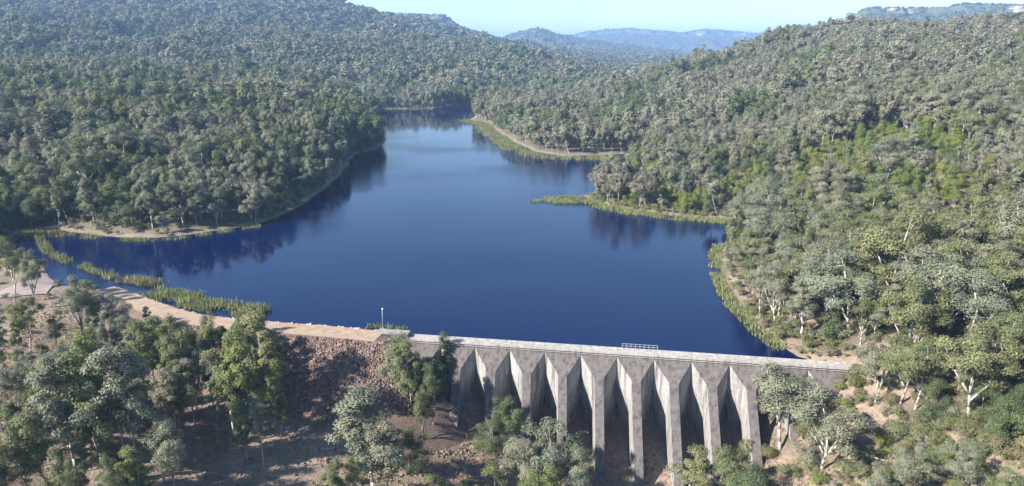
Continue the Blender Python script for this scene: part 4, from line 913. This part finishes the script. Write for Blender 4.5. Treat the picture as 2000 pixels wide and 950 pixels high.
def tufts(box_px, n, seed, label):
    r = np.random.RandomState(seed); x0, x1, y0, y1 = box_px; c = []
    a = np.array(on_z(x0, y1, -8)); pts = []
    P = np.stack([r.uniform(-125, 120, n * 6), r.uniform(72, 185, n * 6)], 1); z = look(P[:, 0], P[:, 1]); px, py, _ = project(P[:, 0], P[:, 1], z)
    d = look(P[:, 0], P[:, 1], D2); u, nn = damcoord(P); k = (px > x0) & (px < x1) & (py > y0) & (py < y1) & (d > 1.5) & ~((nn > -6) & (nn < 5) & (u > -8) & (u < 96)) & (fbm(P[:, 0] / 5, P[:, 1] / 5, 3) > .46)
    P = P[k][:n]; z = z[k][:n]; n = len(P); h = .25 + .45 * r.rand(n); t = r.rand(n) * 6.28; w = .14 + .18 * r.rand(n)
    b = np.stack([P[:, 0], P[:, 1], z - .02], 1); dx = np.stack([np.cos(t) * w, np.sin(t) * w, 0 * t], 1); tip = b + np.stack([r.normal(size=n) * .3 * h, r.normal(size=n) * .3 * h, h], 1)
    V = np.stack([b - dx, b + dx, tip], 1).reshape(-1, 3); link('grass', mesh_np('grass', V, np.arange(3 * n).reshape(-1, 3), (M_DRY, M_REEDDRY), (r.rand(n) < .3).astype(int)), label=label, kind='stuff')
M_DRY = leaf_mat('dry_grass', [(0.24, 0.20, 0.12), (0.20, 0.19, 0.10)])
tufts((1450, 2080, 560, 1050), 22000, 3, 'dry grass tufts over the scrubby slope at the right')
tufts((-80, 1450, 560, 1050), 7000, 4, 'short dry grass scattered across the clearing and grove floor')
lm_ = MB(); pp = Vector((0, 0, 0)); dd = Vector((1, .1, .04))
for k in range(5):
    q_ = pp + dd.normalized() * 1.1; lm_.tube(pp, q_, .17 - .025 * k, .17 - .025 * (k + 1), 7); pp = q_; dd = dd + Vector((0, rnd.uniform(-.25, .25), 0))
log_m = lm_.mesh('log', M_BARK_W, True); bm2 = MB(); bm2.tube((3.0, .1, .1), (4.0, 1.1, .5), .07, .03, 5); bm2.tube((2.2, .1, .1), (2.8, -1.0, .45), .06, .02, 5); br_m = bm2.mesh('branch', M_BARK_W, True)
for k, (bx, by, rz, lab) in enumerate([(1735, 905, 2.6, 'bleached fallen log lowest on the scrubby slope'), (1830, 840, .4, 'bleached fallen log among the bushes under the small forked gum'), (655, 880, 3.5, 'fallen branch on the orange bank of the clearing'), (700, 905, .3, 'grey fallen log beside the wide white trunked gum'), (1905, 800, 1.2, 'short pale log near the right picture edge')]):
    x, y, z = hit(bx, by); o = bpy.data.objects.new('fallen_log', log_m); COL.objects.link(o); o.location = (x, y, z + .12); o.rotation_euler = (0, 0, rz); o['label'] = lab; o['category'] = 'log'; o['group'] = 'fallen logs'
    b_ = bpy.data.objects.new('branch', br_m); COL.objects.link(b_); b_.parent = o

# ------------------------------------------------------------------ distant hills
HT = {}
def ridge(pts, depth, back, fwd, base, label, cliff=0.0, noise_h=6.0, seed=0):
    pts = sorted(pts); xs = np.linspace(pts[0][0], pts[-1][0], 260); ys = np.interp(xs, [p[0] for p in pts], [p[1] for p in pts])
    T = []; prof = [-1, -.9, -.8, -.7, -.6, -.5, -.42, -.35, -.28, -.22, -.16, -.11, -.07, -.05, -.035, -.02, 0, .02, .2, .5, 1]
    for i, (px, py) in enumerate(zip(xs, ys)):
        x, y, z = at_depth(px, py, depth); row = []
        for t in prof:
            yy = y + (t * fwd if t < 0 else t * back); xx = x * (yy / y)
            if t >= 0: f = 1 - .6 * t ** 1.5
            elif cliff:
                f = 1.0 if t > -.025 else (1 - cliff * (min(1, (-t - .025) / .02))) if t > -.06 else (1 - cliff) * (1 - (-t - .05) / .95) ** 1.25
            else: f = (1 - abs(t)) ** 1.15
            row.append((xx, yy, base + (z - base) * f))
        T.append(row)
    T = np.array(T); k = T[..., 0] / 160 + seed; l = T[..., 1] / 220
    dz = (fbm(k, l, 4) - .5) * 2; fall = np.array([0 if t > -.02 and t < .1 else 1 for t in prof])[None]
    T[..., 2] += dz * noise_h * (fall * 2.5 + .35)
    T[..., 0] += (fbm(k * 2.2, l * 2 + 7, 2) - .5) * 60; T[..., 1] += (fbm(k * 2.1 + 3, l + 7, 2) - .5) * 200 * fall
    nr, nc = T.shape[:2]; ii = np.arange(nr * nc).reshape(nr, nc); Fq = np.stack([ii[:-1, :-1], ii[1:, :-1], ii[1:, 1:], ii[:-1, 1:]], -1).reshape(-1, 4)
    me = mesh_np('distant_hills', T.reshape(-1, 3), Fq, (M_HILL,)); link('distant_hills', me, label=label, kind='structure')
    r = np.random.RandomState(seed + 5); n = int((T[-1, 0, 0] - T[0, 0, 0]) * fwd / (230 if depth < 4000 else 900)); n = min(n, 16000)
    i = r.uniform(0, nr - 1.01, n); j = r.uniform(0, nc - 4.01, n); j = np.where(r.rand(n) < .5, r.uniform(4, 16.9, n), j); i0 = i.astype(int); j0 = j.astype(int); a = (i - i0)[:, None]; b = (j - j0)[:, None]
    q = (T[i0, j0] * (1 - a) + T[i0 + 1, j0] * a) * (1 - b) + (T[i0, j0 + 1] * (1 - a) + T[i0 + 1, j0 + 1] * a) * b
    if cliff: q = q[~((j > 12.6) & (j < 14.8))[:, ] | (r.rand(n) < .2)]
    return q
Q = []
Q.append(ridge([(640, 36), (700, 28), (745, 27), (800, 30), (835, 31), (862, 33), (872, 40), (900, 51), (930, 64), (965, 74), (1010, 88), (1080, 110)], 3400, 900, 1100, 30, 'flat topped mesa with pale cliff behind the left slope', .15, 5, 1))
Q.append(ridge([(900, 92), (960, 82), (985, 75), (1010, 68), (1035, 59), (1050, 57), (1065, 60), (1090, 70), (1130, 79), (1200, 88), (1280, 97), (1360, 112)], 4600, 900, 1500, 20, 'small conical hill at the end of the valley', 0, 7, 2))
Q.append(ridge([(960, 80), (1080, 72), (1130, 68), (1180, 60), (1230, 58), (1290, 62), (1330, 66), (1380, 59), (1420, 62), (1470, 67), (1520, 68), (1600, 68), (1700, 70)], 7600, 1500, 2400, 20, 'long blue range on the horizon with pale cliff bands', .22, 9, 3))
Q.append(ridge([(1490, 75), (1530, 62), (1560, 52), (1590, 53), (1640, 50)], 5000, 800, 900, 40, 'blue knoll rising behind the right hill', 0, 5, 4))
Q.append(ridge([(1560, 70), (1600, 53), (1650, 42), (1680, 30), (1700, 18), (1715, 16), (1760, 18), (1800, 18), (1850, 18), (1868, 12), (1885, 9), (1930, 10), (2000, 12), (2150, 12), (2400, 30)], 3000, 900, 1000, 40, 'long mesa with cliff edges behind the right hill', .14, 4, 5))
Q.append(ridge([(1000, 105), (1080, 112), (1150, 122), (1220, 127), (1300, 132), (1400, 140)], 2700, 900, 800, 5, 'low wooded rise closing the valley', 0, 5, 6))
for k, q_ in enumerate(Q):
    far = q_[:, 1].mean() > 4000
    r = np.random.RandomState(60 + k); n = len(q_); s = (.62 if not far else 1.1) * r.uniform(.7, 1.3, n); cc = r.choice([0, 1, 2, 4], n, p=[.35, .25, .2, .2])
    Q[k] = (q_, s, cc)
qa = np.concatenate([a for a, b, c in Q]); sa = np.concatenate([b for a, b, c in Q]); ca = np.concatenate([c for a, b, c in Q]); r = np.random.RandomState(99)
coll = library('source_far', 80, 2.0, 2)
instancer('forest', qa[:, :2], qa[:, 2] - 2, np.stack([sa * 1.7, sa * 1.7, sa], 1), r.rand(len(qa)) * 6.28, ca * 2 + r.randint(0, 2, len(qa)), coll, 'woodland on the remote mesas and ranges')

# ------------------------------------------------------------------ haze
hm = bpy.data.materials.new('air_haze'); hm.use_nodes = True; nt = hm.node_tree; nt.nodes.clear()
pv = nt.nodes.new('ShaderNodeVolumePrincipled'); pv.inputs['Color'].default_value = (0.36, 0.60, 1.0, 1); pv.inputs['Density'].default_value = 0.00013; pv.inputs['Anisotropy'].default_value = 0.0
out = nt.nodes.new('ShaderNodeOutputMaterial'); nt.links.new(pv.outputs[0], out.inputs['Volume'])
zmax = max(float(GZ.max()), float(qa[:, 2].max())) + 60
mb = MB(); mb.box(-13500, 13500, -900, 16500, float(GZ.min()) - 6, zmax); link('haze', mb.mesh('haze', hm), label='thin blue haze filling the valley air', kind='stuff')
print('trees', len(P1), len(P2), len(P3), len(P4), 'undergrowth', nU, 'far', len(qa), 'zmax', zmax)
